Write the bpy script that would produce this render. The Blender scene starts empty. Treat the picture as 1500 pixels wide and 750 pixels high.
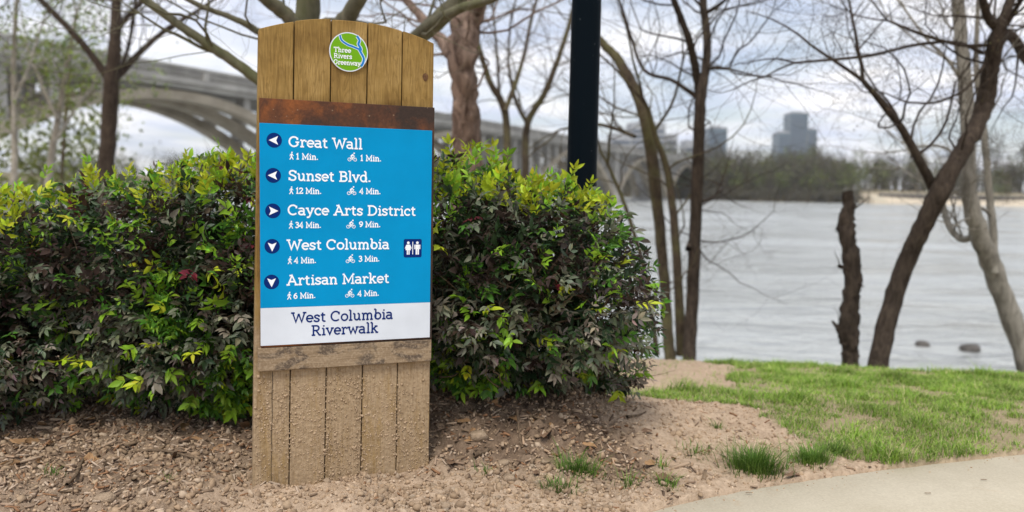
import bpy, math, random
import numpy as np
from mathutils import Vector, Matrix

random.seed(7)
RNG = np.random.default_rng(11)
scene = bpy.context.scene
COL = scene.collection

# ------------------------------------------------------------------ camera
FPX, PITCH, ROLL = 1200.0, 0.0875, 0.0210
CAM = np.array([0.0, 0.0, 0.89])
_F = np.array([0, math.cos(PITCH), -math.sin(PITCH)])
_R0 = np.array([1.0, 0, 0]); _U0 = np.array([0, math.sin(PITCH), math.cos(PITCH)])
_R = _R0 * math.cos(ROLL) + _U0 * math.sin(ROLL)
_U = -_R0 * math.sin(ROLL) + _U0 * math.cos(ROLL)
cd = bpy.data.cameras.new('camera'); cam = bpy.data.objects.new('camera', cd); COL.objects.link(cam)
cam.matrix_world = Matrix(((_R[0], _U[0], -_F[0], 0), (_R[1], _U[1], -_F[1], 0), (_R[2], _U[2], -_F[2], CAM[2]), (0, 0, 0, 1)))
cd.sensor_width = 36; cd.lens = FPX / 1500 * 36; cd.clip_start = 0.05; cd.clip_end = 5000
cd.dof.use_dof = True; cd.dof.focus_distance = 2.45; cd.dof.aperture_fstop = 2.0
scene.camera = cam
scene.render.resolution_x, scene.render.resolution_y = 1024, 512

# ------------------------------------------------------------------ world, sun, exposure
SUN_EL, SUN_AZ = math.radians(60), math.radians(196)      # azimuth clockwise from +Y: behind the camera, to the left
world = bpy.data.worlds.new('World'); scene.world = world; world.use_nodes = True
wt = world.node_tree; wn = wt.nodes; wl = wt.links; wn.clear()
def N(tree, typ, **kw):
    n = tree.nodes.new(typ)
    for k, v in kw.items():
        if k.startswith('i_'):
            n.inputs[k[2:].replace('_', ' ')].default_value = v
        else: setattr(n, k, v)
    return n
sky = N(wt, 'ShaderNodeTexSky', sky_type='NISHITA', sun_disc=False, sun_elevation=SUN_EL, sun_rotation=SUN_AZ)
tc = N(wt, 'ShaderNodeTexCoord')
sep = N(wt, 'ShaderNodeSeparateXYZ'); wl.new(tc.outputs['Generated'], sep.inputs[0])
zc = N(wt, 'ShaderNodeMath', operation='MAXIMUM'); wl.new(sep.outputs['Z'], zc.inputs[0]); zc.inputs[1].default_value = 0.0
za = N(wt, 'ShaderNodeMath', operation='ADD'); wl.new(zc.outputs[0], za.inputs[0]); za.inputs[1].default_value = 0.12
dx = N(wt, 'ShaderNodeMath', operation='DIVIDE'); wl.new(sep.outputs['X'], dx.inputs[0]); wl.new(za.outputs[0], dx.inputs[1])
dy = N(wt, 'ShaderNodeMath', operation='DIVIDE'); wl.new(sep.outputs['Y'], dy.inputs[0]); wl.new(za.outputs[0], dy.inputs[1])
cmb = N(wt, 'ShaderNodeCombineXYZ'); wl.new(dx.outputs[0], cmb.inputs[0]); wl.new(dy.outputs[0], cmb.inputs[1])
cn = N(wt, 'ShaderNodeTexNoise', i_Scale=0.8, i_Detail=4.0, i_Roughness=0.5, i_Distortion=0.4); wl.new(cmb.outputs[0], cn.inputs['Vector'])
cr = N(wt, 'ShaderNodeValToRGB'); cr.color_ramp.elements[0].position = 0.36; cr.color_ramp.elements[1].position = 0.60
cr.color_ramp.elements[0].color = (0.30, 0.30, 0.30, 1); cr.color_ramp.elements[1].color = (1, 1, 1, 1)
wl.new(cn.outputs['Fac'], cr.inputs[0])
cn2 = N(wt, 'ShaderNodeTexNoise', i_Scale=1.7, i_Detail=4.0, i_Roughness=0.5); wl.new(cmb.outputs[0], cn2.inputs['Vector'])
cc = N(wt, 'ShaderNodeMix', data_type='RGBA'); cc.inputs[6].default_value = (6.9, 7.4, 8.9, 1); cc.inputs[7].default_value = (11.6, 11.3, 11.2, 1)
crr = N(wt, 'ShaderNodeValToRGB'); crr.color_ramp.elements[0].position = 0.38; crr.color_ramp.elements[1].position = 0.66
wl.new(cn2.outputs['Fac'], crr.inputs[0]); wl.new(crr.outputs[0], cc.inputs[0])
mx = N(wt, 'ShaderNodeMix', data_type='RGBA'); wl.new(cr.outputs[0], mx.inputs[0]); wl.new(sky.outputs[0], mx.inputs[6]); wl.new(cc.outputs[2], mx.inputs[7])
bg = N(wt, 'ShaderNodeBackground', i_Strength=0.10); wl.new(mx.outputs[2], bg.inputs[0])
wo = N(wt, 'ShaderNodeOutputWorld'); wl.new(bg.outputs[0], wo.inputs[0])

sd = bpy.data.lights.new('sun', 'SUN'); sun = bpy.data.objects.new('sun', sd); COL.objects.link(sun)
sd.energy = 2.5; sd.angle = math.radians(20); sd.color = (1.0, 0.95, 0.87)
sdir = Vector((math.sin(SUN_AZ) * math.cos(SUN_EL), math.cos(SUN_AZ) * math.cos(SUN_EL), math.sin(SUN_EL)))
sun.rotation_euler = (-sdir).to_track_quat('-Z', 'Y').to_euler(); sun.location = (0, 0, 30)
vs = scene.view_settings; vs.view_transform = 'Standard'; vs.look = 'None'; vs.exposure = 0.30; vs.gamma = 1; vs.use_curve_mapping = False

# ------------------------------------------------------------------ helpers
def at(px, py, Y):
    d = _F + _R * (px - 750) / FPX + _U * (375 - py) / FPX
    return CAM + d * (Y / d[1])
def px_size(p):                                        # metres per photo pixel at a point
    return float((p - CAM) @ _F) / FPX
def tag(o, label=None, cat=None, group=None, kind=None):
    if label: o['label'] = label
    if cat: o['category'] = cat
    if group: o['group'] = group
    if kind: o['kind'] = kind
    return o
def empty(name, loc=(0, 0, 0), rz=0):
    o = bpy.data.objects.new(name, None); COL.objects.link(o); o.location = loc; o.rotation_euler[2] = rz
    o.empty_display_size = 0.1; return o
def link(name, me, parent=None, loc=None):
    o = bpy.data.objects.new(name, me); COL.objects.link(o)
    if parent: o.parent = parent
    if loc is not None: o.location = loc
    return o
def mesh(name, V, F, mat=None, smooth=False):
    me = bpy.data.meshes.new(name); me.from_pydata([tuple(v) for v in V], [], [tuple(f) for f in F])
    if mat: me.materials.append(mat)
    if smooth: me.polygons.foreach_set('use_smooth', [True] * len(me.polygons))
    me.update(); return me
def mesh_np(name, V, F, mat=None, smooth=False, col=None, attrs=None):
    V = np.ascontiguousarray(V, np.float32); F = np.ascontiguousarray(F, np.int32); n, k = F.shape
    me = bpy.data.meshes.new(name)
    me.vertices.add(len(V)); me.vertices.foreach_set('co', V.ravel())
    me.loops.add(n * k); me.loops.foreach_set('vertex_index', F.ravel())
    me.polygons.add(n); me.polygons.foreach_set('loop_start', np.arange(0, n * k, k, dtype=np.int32))
    if smooth: me.polygons.foreach_set('use_smooth', np.ones(n, bool))
    if col is not None:
        a = me.attributes.new('Col', 'FLOAT_COLOR', 'POINT')
        c = np.ones((len(V), 4), np.float32); c[:, :3] = col; a.data.foreach_set('color', c.ravel())
    for nm, arr in (attrs or {}).items():
        a = me.attributes.new(nm, 'FLOAT', 'POINT'); a.data.foreach_set('value', np.ascontiguousarray(arr, np.float32))
    if mat: me.materials.append(mat)
    me.update(calc_edges=True); me.validate(); return me
def merge(parts):                                      # [(V,F)] with same face size
    Vs, Fs, o = [], [], 0
    for V, F in parts:
        V = np.asarray(V, float); Vs.append(V); Fs.append(np.asarray(F) + o); o += len(V)
    return np.concatenate(Vs), np.concatenate(Fs)
BOXF = np.array([[0, 3, 2, 1], [4, 5, 6, 7], [0, 1, 5, 4], [1, 2, 6, 5], [2, 3, 7, 6], [3, 0, 4, 7]])
def boxV(x0, x1, y0, y1, z0, z1):
    return np.array([[x0, y0, z0], [x1, y0, z0], [x1, y1, z0], [x0, y1, z0], [x0, y0, z1], [x1, y0, z1], [x1, y1, z1], [x0, y1, z1]], float)
def box(*a): return boxV(*a), BOXF
def boxmesh(name, a, mat):
    V, F = box(*a); return mesh(name, V, F, mat)
def bevel(o, w=0.003, seg=2):
    m = o.modifiers.new('bevel', 'BEVEL'); m.width = w; m.segments = seg; m.limit_method = 'ANGLE'; return o

def h2(ix, iy, s):
    n = (ix.astype(np.int64) * 374761393 + iy.astype(np.int64) * 668265263 + s * 974634777) & 0xffffffff
    n = ((n ^ (n >> 13)) * 1274126177) & 0xffffffff
    return ((n ^ (n >> 16)) & 0xffff) / 65535.0
def vnoise(x, y, s=0):
    x = np.asarray(x, float); y = np.asarray(y, float)
    ix = np.floor(x); iy = np.floor(y); fx = x - ix; fy = y - iy
    fx = fx * fx * (3 - 2 * fx); fy = fy * fy * (3 - 2 * fy)
    ix = ix.astype(np.int64); iy = iy.astype(np.int64)
    a = h2(ix, iy, s); b = h2(ix + 1, iy, s); c = h2(ix, iy + 1, s); d = h2(ix + 1, iy + 1, s)
    return (a * (1 - fx) + b * fx) * (1 - fy) + (c * (1 - fx) + d * fx) * fy
def fbm(x, y, s=0, o=4, g=0.5):
    r = 0; a = 1; t = 0
    for i in range(o):
        r = r + a * vnoise(x * 2 ** i, y * 2 ** i, s + i); t += a; a *= g
    return r / t
def sstep(a, b, x):
    t = np.clip((np.asarray(x, float) - a) / (b - a), 0, 1); return t * t * (3 - 2 * t)
def inpoly(x, y, poly):
    x = np.asarray(x, float); y = np.asarray(y, float); r = np.zeros(x.shape, bool); n = len(poly)
    for i in range(n):
        x0, y0 = poly[i]; x1, y1 = poly[(i + 1) % n]
        if y0 == y1: continue
        c = ((y0 > y) != (y1 > y)) & (x < (x1 - x0) * (y - y0) / (y1 - y0) + x0); r ^= c
    return r

# ------------------------------------------------------------------ materials
def newmat(name, rough=0.8, spec=0.3):
    m = bpy.data.materials.new(name); m.use_nodes = True
    t = m.node_tree; b = t.nodes['Principled BSDF']; b.inputs['Roughness'].default_value = rough
    b.inputs['Specular IOR Level'].default_value = spec
    return m, t, b
def ramp(t, src, stops):
    r = N(t, 'ShaderNodeValToRGB'); e = r.color_ramp.elements
    while len(e) < len(stops): e.new(0.5)
    for k, (p, c) in enumerate(stops): e[k].position = p; e[k].color = (*c, 1) if len(c) == 3 else c
    t.links.new(src, r.inputs[0]); return r.outputs[0]
def noise(t, scale, detail=5, rough=0.55, vec=None, dist=0):
    n = N(t, 'ShaderNodeTexNoise', i_Scale=scale, i_Detail=float(detail), i_Roughness=rough, i_Distortion=float(dist))
    if vec is not None: t.links.new(vec, n.inputs['Vector'])
    return n.outputs['Fac']
def mapping(t, scale=(1, 1, 1), coord='Object'):
    c = N(t, 'ShaderNodeTexCoord'); m = N(t, 'ShaderNodeMapping'); m.inputs['Scale'].default_value = scale
    t.links.new(c.outputs[coord], m.inputs[0]); return m.outputs[0]
def mix(t, fac, a, b, mode='MIX'):
    m = N(t, 'ShaderNodeMix', data_type='RGBA', blend_type=mode)
    for v, i in ((fac, 0), (a, 6), (b, 7)):
        if hasattr(v, 'links'): t.links.new(v, m.inputs[i])
        elif i == 0: m.inputs[0].default_value = v
        else: m.inputs[i].default_value = (*v, 1)
    return m.outputs[2]
def math_(t, op, a, b=0.0, c=None):
    m = N(t, 'ShaderNodeMath', operation=op)
    for i, v in enumerate((a, b, c)):
        if v is None: continue
        if hasattr(v, 'links'): t.links.new(v, m.inputs[i])
        else: m.inputs[i].default_value = v
    return m.outputs[0]
def attr(t, name, out='Fac'): return N(t, 'ShaderNodeAttribute', attribute_name=name).outputs[out]
def bump(t, b, h, strength=0.5, dist=0.01):
    n = N(t, 'ShaderNodeBump', i_Strength=strength, i_Distance=dist); t.links.new(h, n.inputs['Height'])
    t.links.new(n.outputs[0], b.inputs['Normal'])
def simple(name, c1, c2, scale=6, rough=0.8, bmp=0.3, bd=0.005, spec=0.3, sc=(1, 1, 1), metal=0.0):
    m, t, b = newmat(name, rough, spec); b.inputs['Metallic'].default_value = metal
    v = mapping(t, sc); n = noise(t, scale, 6, 0.6, v)
    t.links.new(ramp(t, n, [(0.3, c1), (0.7, c2)]), b.inputs['Base Color'])
    if bmp: bump(t, b, noise(t, scale * 2.5, 6, 0.65, v), bmp, bd)
    return m

def leaf_material(name, rough=0.42, trans=0.35):
    m, t, b = newmat(name, rough, 0.24)
    o = N(t, 'ShaderNodeObjectInfo'); c = attr(t, 'Col', 'Color')
    h = N(t, 'ShaderNodeHueSaturation'); t.links.new(c, h.inputs['Color'])
    t.links.new(math_(t, 'MULTIPLY_ADD', o.outputs['Random'], 0.3, 0.85), h.inputs['Value'])
    nz = noise(t, 90, 3, 0.6, mapping(t))
    cc = mix(t, 0.35, h.outputs[0], ramp(t, nz, [(0.3, (0.45, 0.45, 0.45)), (0.7, (1.35, 1.35, 1.35))]), 'MULTIPLY')
    t.links.new(cc, b.inputs['Base Color'])
    tr = N(t, 'ShaderNodeBsdfTranslucent'); t.links.new(cc, tr.inputs['Color'])
    ms = N(t, 'ShaderNodeMixShader'); ms.inputs[0].default_value = trans
    t.links.new(b.outputs[0], ms.inputs[1]); t.links.new(tr.outputs[0], ms.inputs[2])
    t.links.new(ms.outputs[0], t.nodes['Material Output'].inputs[0]); return m
M_leaf = leaf_material('leaf')
M_grass = leaf_material('grass_blade', 0.5, 0.3)
M_farleaf = leaf_material('far_foliage', 0.8, 0.2)
M_chip = leaf_material('litter', 0.9, 0.0)
M_chip.node_tree.nodes['Principled BSDF'].inputs['Specular IOR Level'].default_value = 0.15

# ground material: soil, mulch, sand, turf soil, sandy far shore, blended by where they lie
m, t, b = newmat('ground', 0.95, 0.12); M_ground = m
v = mapping(t)
n1 = noise(t, 9, 8, 0.65, v); n2 = noise(t, 60, 6, 0.7, v); n3 = noise(t, 2.2, 5, 0.6, v)
sand = mix(t, 0.55, ramp(t, n1, [(0.3, (0.36, 0.25, 0.16)), (0.7, (0.60, 0.455, 0.32))]), ramp(t, n2, [(0.3, (0.24, 0.165, 0.11)), (0.68, (0.66, 0.51, 0.37))]))
mul = mix(t, 0.5, ramp(t, n1, [(0.3, (0.085, 0.055, 0.038)), (0.7, (0.25, 0.17, 0.11))]), ramp(t, n2, [(0.3, (0.055, 0.038, 0.028)), (0.7, (0.32, 0.23, 0.16))]))
turf = mix(t, 0.5, ramp(t, n1, [(0.3, (0.10, 0.11, 0.035)), (0.7, (0.30, 0.25, 0.13))]), ramp(t, n2, [(0.3, (0.07, 0.085, 0.025)), (0.7, (0.30, 0.28, 0.13))]))
bank = ramp(t, n3, [(0.3, (0.12, 0.11, 0.06)), (0.7, (0.24, 0.20, 0.12))])
beach = ramp(t, n3, [(0.3, (0.50, 0.42, 0.31)), (0.7, (0.62, 0.54, 0.42))])
c = mix(t, attr(t, 'mulch'), sand, mul); c = mix(t, attr(t, 'turf'), c, turf); c = mix(t, attr(t, 'bank'), c, bank); c = mix(t, attr(t, 'beach'), c, beach)
t.links.new(c, b.inputs['Base Color'])
bump(t, b, math_(t, 'ADD', noise(t, 45, 8, 0.7, v), math_(t, 'MULTIPLY', noise(t, 190, 4, 0.6, v), 0.4)), 0.9, 0.012)

m, t, b = newmat('concrete', 0.85, 0.25); M_conc = m
v = mapping(t); n1 = noise(t, 3, 8, 0.6, v); n2 = noise(t, 120, 5, 0.7, v)
c = mix(t, 0.35, ramp(t, n1, [(0.3, (0.42, 0.365, 0.265)), (0.7, (0.56, 0.50, 0.385))]), ramp(t, n2, [(0.25, (0.28, 0.24, 0.17)), (0.7, (0.64, 0.58, 0.45))]))
st = ramp(t, noise(t, 6, 5, 0.7, v, 1.0), [(0.60, (0, 0, 0)), (0.74, (1, 1, 1))])
c = mix(t, math_(t, 'MULTIPLY', st, 0.35), c, (0.42, 0.28, 0.16)); t.links.new(c, b.inputs['Base Color'])
bump(t, b, n2, 0.35, 0.004)

# water: silty river, ripples
m, t, b = newmat('river_water', 0.12, 0.5); M_water = m; b.inputs['IOR'].default_value = 1.33
v = mapping(t, (0.42, 1.0, 1.0))
b.inputs['Base Color'].default_value = (0.48, 0.50, 0.49, 1)
wv = math_(t, 'ADD', math_(t, 'MULTIPLY', noise(t, 2.6, 4, 0.6, v, 0.6), 0.45), math_(t, 'MULTIPLY', noise(t, 0.55, 5, 0.6, v, 1.0), 2.2))
t.links.new(ramp(t, noise(t, 0.09, 4, 0.6, v, 0.8), [(0.38, (0.06, 0.06, 0.06)), (0.62, (0.26, 0.26, 0.26))]), b.inputs['Roughness'])
bump(t, b, wv, 1.0, 0.75)

def wood_material(name, top=True):
    m, t, b = newmat(name, 0.72, 0.10)
    co = N(t, 'ShaderNodeTexCoord'); oi = N(t, 'ShaderNodeObjectInfo')
    ad = N(t, 'ShaderNodeVectorMath', operation='ADD'); t.links.new(co.outputs['Object'], ad.inputs[0])
    cx = N(t, 'ShaderNodeCombineXYZ'); t.links.new(math_(t, 'MULTIPLY', oi.outputs['Random'], 37.0), cx.inputs[0]); t.links.new(math_(t, 'MULTIPLY', oi.outputs['Random'], 11.0), cx.inputs[2])
    t.links.new(cx.outputs[0], ad.inputs[1])
    mp = N(t, 'ShaderNodeMapping'); mp.inputs['Scale'].default_value = (1, 1, 0.045); t.links.new(ad.outputs[0], mp.inputs[0])
    mp2 = N(t, 'ShaderNodeMapping'); mp2.inputs['Scale'].default_value = (1, 1, 0.16); t.links.new(ad.outputs[0], mp2.inputs[0])
    g1 = noise(t, 34, 4, 0.5, mp2.outputs[0], 0.7)
    rings = math_(t, 'FRACT', math_(t, 'MULTIPLY', g1, 7.0))
    fine = noise(t, 260, 4, 0.6, mp.outputs[0], 0.2)
    blot = noise(t, 7, 5, 0.6, ad.outputs[0])
    base = ramp(t, blot, [(0.28, (0.165, 0.098, 0.032)), (0.5, (0.285, 0.187, 0.064)), (0.75, (0.41, 0.285, 0.115))])
    base = mix(t, 0.55, base, ramp(t, rings, [(0.0, (0.62, 0.55, 0.45)), (0.45, (1.08, 1.06, 1.0)), (0.9, (1.0, 0.95, 0.85)), (1.0, (0.62, 0.55, 0.45))]), 'MULTIPLY')
    base = mix(t, 0.6, base, ramp(t, fine, [(0.35, (0.62, 0.58, 0.52)), (0.65, (1.15, 1.12, 1.08))]), 'MULTIPLY')
    # knots
    vo = N(t, 'ShaderNodeTexVoronoi', i_Scale=1.0); mp3 = N(t, 'ShaderNodeMapping'); mp3.inputs['Scale'].default_value = (8.0, 3.0, 3.2); t.links.new(ad.outputs[0], mp3.inputs[0]); t.links.new(mp3.outputs[0], vo.inputs['Vector'])
    kn = ramp(t, vo.outputs['Distance'], [(0.045, (1, 1, 1)), (0.10, (0, 0, 0))])
    base = mix(t, math_(t, 'MULTIPLY', kn, 0.75), base, (0.10, 0.045, 0.02))
    # dried mud splashed up from the ground
    sp = N(t, 'ShaderNodeSeparateXYZ'); t.links.new(co.outputs['Object'], sp.inputs[0])
    hz = math_(t, 'ADD', sp.outputs['Z'], math_(t, 'MULTIPLY', math_(t, 'SUBTRACT', noise(t, 16, 6, 0.7, co.outputs['Object']), 0.5), 0.55))
    mk = ramp(t, math_(t, 'MULTIPLY_ADD', hz, -1.0, 0.5), [(0.66, (0, 0, 0)), (0.86, (1, 1, 1))])
    patch = ramp(t, noise(t, 22, 5, 0.65, mp2.outputs[0], 0.6), [(0.50, (1, 1, 1)), (0.68, (0.35, 0.35, 0.35))])
    mk2 = math_(t, 'MULTIPLY', mk, math_(t, 'MULTIPLY', patch, 0.88))
    md = ramp(t, noise(t, 90, 7, 0.75, co.outputs['Object']), [(0.3, (0.27, 0.19, 0.115)), (0.7, (0.50, 0.385, 0.26))])
    md = mix(t, 0.45, md, ramp(t, fine, [(0.35, (0.6, 0.57, 0.52)), (0.65, (1.12, 1.1, 1.08))]), 'MULTIPLY')
    t.links.new(mix(t, mk2, base, md), b.inputs['Base Color'])
    t.links.new(math_(t, 'MULTIPLY_ADD', mk2, 0.25, 0.68), b.inputs['Roughness'])
    vb = N(t, 'ShaderNodeTexVoronoi', i_Scale=95.0); t.links.new(co.outputs['Object'], vb.inputs['Vector'])
    hb = math_(t, 'MULTIPLY', math_(t, 'SUBTRACT', 0.75, vb.outputs['Distance']), mk)
    bump(t, b, math_(t, 'ADD', math_(t, 'MULTIPLY', fine, 0.35), math_(t, 'MULTIPLY', hb, 0.5)), 0.55, 0.004)
    return m
M_wood = wood_material('pine_planks')

m, t, b = newmat('weathered_board', 0.8, 0.2); M_board = m
v = mapping(t, (0.06, 1, 1)); n = noise(t, 180, 4, 0.6, v); sm = noise(t, 13, 5, 0.6, mapping(t, (0.6, 1, 1.4)), 1.2)
c = ramp(t, n, [(0.3, (0.21, 0.145, 0.085)), (0.7, (0.34, 0.255, 0.165))])
c = mix(t, math_(t, 'MULTIPLY', ramp(t, sm, [(0.50, (0, 0, 0)), (0.58, (1, 1, 1))]), 0.75), c, (0.065, 0.050, 0.042))
c = mix(t, math_(t, 'MULTIPLY', ramp(t, noise(t, 160, 3, 0.6, mapping(t)), [(0.5, (0, 0, 0)), (0.62, (1, 1, 1))]), 0.4), c, (0.46, 0.36, 0.25))
t.links.new(c, b.inputs['Base Color']); bump(t, b, n, 0.4, 0.003)

m, t, b = newmat('rusted_steel', 0.72, 0.35); M_rust = m
v = mapping(t); n1 = noise(t, 9, 7, 0.65, v, 0.6); n2 = noise(t, 130, 4, 0.6, v)
sx = N(t, 'ShaderNodeSeparateXYZ'); t.links.new(v, sx.inputs[0])
pos = math_(t, 'ADD', n1, math_(t, 'MULTIPLY', sx.outputs['X'], -0.5))
c = ramp(t, pos, [(0.36, (0.035, 0.020, 0.014)), (0.52, (0.085, 0.032, 0.014)), (0.72, (0.24, 0.075, 0.016))])
c = mix(t, 0.4, c, ramp(t, n2, [(0.3, (0.45, 0.45, 0.45)), (0.7, (1.5, 1.45, 1.4))]), 'MULTIPLY')
vo = N(t, 'ShaderNodeTexVoronoi', i_Scale=70.0); t.links.new(v, vo.inputs['Vector'])
spk = ramp(t, math_(t, 'ADD', vo.outputs['Distance'], math_(t, 'MULTIPLY', noise(t, 38, 3, 0.6, v), 0.9)), [(0.42, (0.6, 0.6, 0.6)), (0.50, (0, 0, 0))])
c = mix(t, spk, c, (0.30, 0.21, 0.14))
t.links.new(c, b.inputs['Base Color']); bump(t, b, n2, 0.4, 0.002)

def paint(name, colr, rough=0.38, var=0.08):
    m, t, b = newmat(name, rough, 0.08); v = mapping(t)
    n = noise(t, 5, 5, 0.6, v); lo = tuple(x * (1 - var) for x in colr); hi = tuple(min(1, x * (1 + var)) for x in colr)
    t.links.new(ramp(t, n, [(0.3, lo), (0.7, hi)]), b.inputs['Base Color']); return m
M_blue = paint('printed_blue', (0.0, 0.262, 0.545), 0.45); M_white = paint('printed_white', (0.66, 0.71, 0.775)); M_navy = paint('printed_navy', (0.002, 0.022, 0.15))
M_green = paint('printed_green', (0.15, 0.38, 0.012)); M_river = paint('printed_river_blue', (0.02, 0.20, 0.55)); M_text = paint('printed_lettering', (0.86, 0.90, 0.94), 0.4, 0.02)
M_dark = simple('dark_gap', (0.012, 0.009, 0.006), (0.03, 0.02, 0.015), 20)
m, t, b = newmat('black_enamel', 0.30, 0.03); M_black = m
v = mapping(t); vo = N(t, 'ShaderNodeTexVoronoi', i_Scale=26.0); t.links.new(v, vo.inputs['Vector'])
c = mix(t, ramp(t, vo.outputs['Distance'], [(0.05, (0.8, 0.8, 0.8)), (0.09, (0, 0, 0))]), (0.003, 0.006, 0.009), (0.10, 0.11, 0.11))
t.links.new(c, b.inputs['Base Color']); bump(t, b, noise(t, 14, 3, 0.5, mapping(t, (1, 1, 0.1))), 0.12, 0.004)
M_mud = simple('dried_mud', (0.33, 0.235, 0.145), (0.47, 0.35, 0.235), 40, 0.95, 0.3, 0.002, 0.1)
def bark(name, c1, c2, sc=30, rough=0.9, bd=0.02, moss=None):
    m, t, b = newmat(name, rough, 0.15); v = mapping(t, (1, 1, 0.3)); n = noise(t, sc, 6, 0.65, v, 0.5); n2 = noise(t, 3.2, 4, 0.6, mapping(t))
    c = ramp(t, n, [(0.3, c1), (0.7, c2)])
    c = mix(t, 0.6, c, ramp(t, n2, [(0.3, (0.6, 0.6, 0.6)), (0.7, (1.25, 1.25, 1.25))]), 'MULTIPLY')
    if moss: c = mix(t, math_(t, 'MULTIPLY', ramp(t, n2, [(0.45, (0, 0, 0)), (0.65, (1, 1, 1))]), 0.6), c, moss)
    t.links.new(c, b.inputs['Base Color']); bump(t, b, n, 0.9, bd); return m
B_dark = bark('dark_bark', (0.022, 0.016, 0.012), (0.095, 0.072, 0.054))
B_olive = bark('olive_bark', (0.085, 0.08, 0.052), (0.22, 0.20, 0.14), 18, 0.85, 0.008, (0.12, 0.13, 0.045))
B_birch = bark('shaggy_bark', (0.055, 0.032, 0.024), (0.44, 0.32, 0.25), 13, 0.95, 0.10)
B_brown = bark('brown_bark', (0.042, 0.031, 0.022), (0.145, 0.11, 0.076), 30, 0.9, 0.02, (0.13, 0.13, 0.05))
B_pale = bark('pale_bark', (0.16, 0.145, 0.115), (0.42, 0.39, 0.33), 16, 0.85, 0.012)
B_stem = bark('shrub_stem', (0.07, 0.048, 0.032), (0.24, 0.17, 0.11), 60, 0.9, 0.004)
M_stone = simple('stone', (0.31, 0.225, 0.15), (0.48, 0.365, 0.255), 2.2, 0.95, 0.5, 0.10, 0.1)
M_rock = simple('wet_rock', (0.04, 0.036, 0.032), (0.13, 0.115, 0.10), 5, 0.5, 0.6, 0.05, 0.4)
M_bridge = simple('bridge_concrete', (0.26, 0.25, 0.225), (0.46, 0.44, 0.40), 0.35, 0.9, 0.2, 0.05, 0.15)
M_arch = simple('stained_shaded_concrete', (0.27, 0.235, 0.175), (0.46, 0.40, 0.31), 0.4, 0.9, 0.2, 0.05, 0.15)  # arch rib colour darkened to stand in for the shade under the deck
M_tower = simple('tower_glass', (0.055, 0.095, 0.125), (0.085, 0.135, 0.165), 0.05, 0.4, 0, 0, 0.4)
M_block = simple('office_concrete', (0.32, 0.33, 0.35), (0.42, 0.43, 0.44), 0.05, 0.8, 0, 0, 0.2)
M_pane = simple('window_glass', (0.04, 0.06, 0.09), (0.07, 0.09, 0.12), 0.05, 0.3, 0, 0, 0.5)

# ------------------------------------------------------------------ terrain
WATER_Z = -3.1
def softplus(x, k): return np.where(x * k > 30, x, np.log1p(np.exp(np.clip(x * k, -30, 30))) / k)
def y_crest(x):
    x = np.asarray(x, float)
    return np.where(x > 0, 6.75 - 0.24 * np.minimum(x, 8) - 0.02 * np.maximum(x - 8, 0), 6.75 + 1.15 * (-x))
def y_far(x): return 265 + 85 * (1 - sstep(20, 62, x)) + 6 * np.sin(np.asarray(x, float) * 0.05)
def ground(x, y):
    x = np.asarray(x, float); y = np.asarray(y, float)
    z = -0.035 + 0.18 * np.exp(-((x - 0.02) / 0.50) ** 2 - ((y - 3.1) / 0.40) ** 2)
    z = z + 0.05 * np.exp(-((y - 3.15) / 0.4) ** 2) * (1 - sstep(-0.9, -0.4, x))
    z = z + 0.022 * np.exp(-((x + 0.38) / 0.30) ** 2 - ((y - 2.26) / 0.13) ** 2)
    z = z + 0.02 * np.exp(-((x + 1.3) / 0.6) ** 2 - ((y - 2.2) / 0.25) ** 2)
    z = z - 0.02 * sstep(0.1, 0.7, x) * (1 - sstep(2.4, 3.4, y))
    z = z - 0.115 * softplus(y - 3.35, 4)
    fl = softplus(y - 40, 0.3) * 0.115
    z = z + fl
    d = y - y_crest(x)
    z = z - 0.75 * softplus(d, 3.0)
    z = np.maximum(z, -4.6)
    f = np.clip(-4.6 + (y - y_far(x)) * 0.16, -4.6, 1.6) + 0.6 * sstep(0, 300, y - y_far(x))
    return np.where(y > 150, f, z)

def on_ground(px, py):
    lo, hi = 1.0, 60.0
    for Y in np.arange(1.2, 60, 0.02):
        p = at(px, py, Y)
        if p[2] < ground(p[0], p[1]): return p[0], p[1]
    return p[0], p[1]
# concrete path edge and lawn outline, in ground coordinates
PATH_E = [on_ground(*q) for q in ((700, 800), (820, 776), (930, 750), (1060, 724), (1200, 700), (1330, 680), (1500, 659), (1620, 648))]
PATH_E = [(-0.9, 1.55), (-0.3, 1.85)] + PATH_E[1:] + [(3.4, 3.35), (5, 3.7), (9, 4.2)]
PATH = PATH_E + [(9, 0.2), (-0.9, 0.2)]
LAWN = [on_ground(*q) for q in ((905, 578), (990, 588), (1090, 594), (1135, 618), (1180, 655), (1235, 676), (1300, 686))]
LAWN = LAWN + [PATH_E[6], PATH_E[7], PATH_E[8], PATH_E[9], PATH_E[10], PATH_E[11], (9, 12), (0.2, 12), (0.15, 3.75)]
BARE = [on_ground(*q) for q in ((880, 576), (985, 573), (1060, 566), (1060, 545), (985, 528), (925, 522), (880, 522))]
def wob(x, y, a=0.05, f=9.0, s=5): return x + a * (fbm(x * f, y * f, s) - 0.5) * 2, y + a * (fbm(x * f, y * f, s + 9) - 0.5) * 2
def lawn_mask(x, y):
    wx, wy = wob(x, y, 0.10, 7)
    r = inpoly(wx, wy, LAWN).astype(float)
    bx, by = wob(x, y, 0.16, 4, 21)
    return r * np.where(inpoly(bx, by, BARE), 0.04, 1.0) * (1 - inpoly(x, y, PATH))
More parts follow.
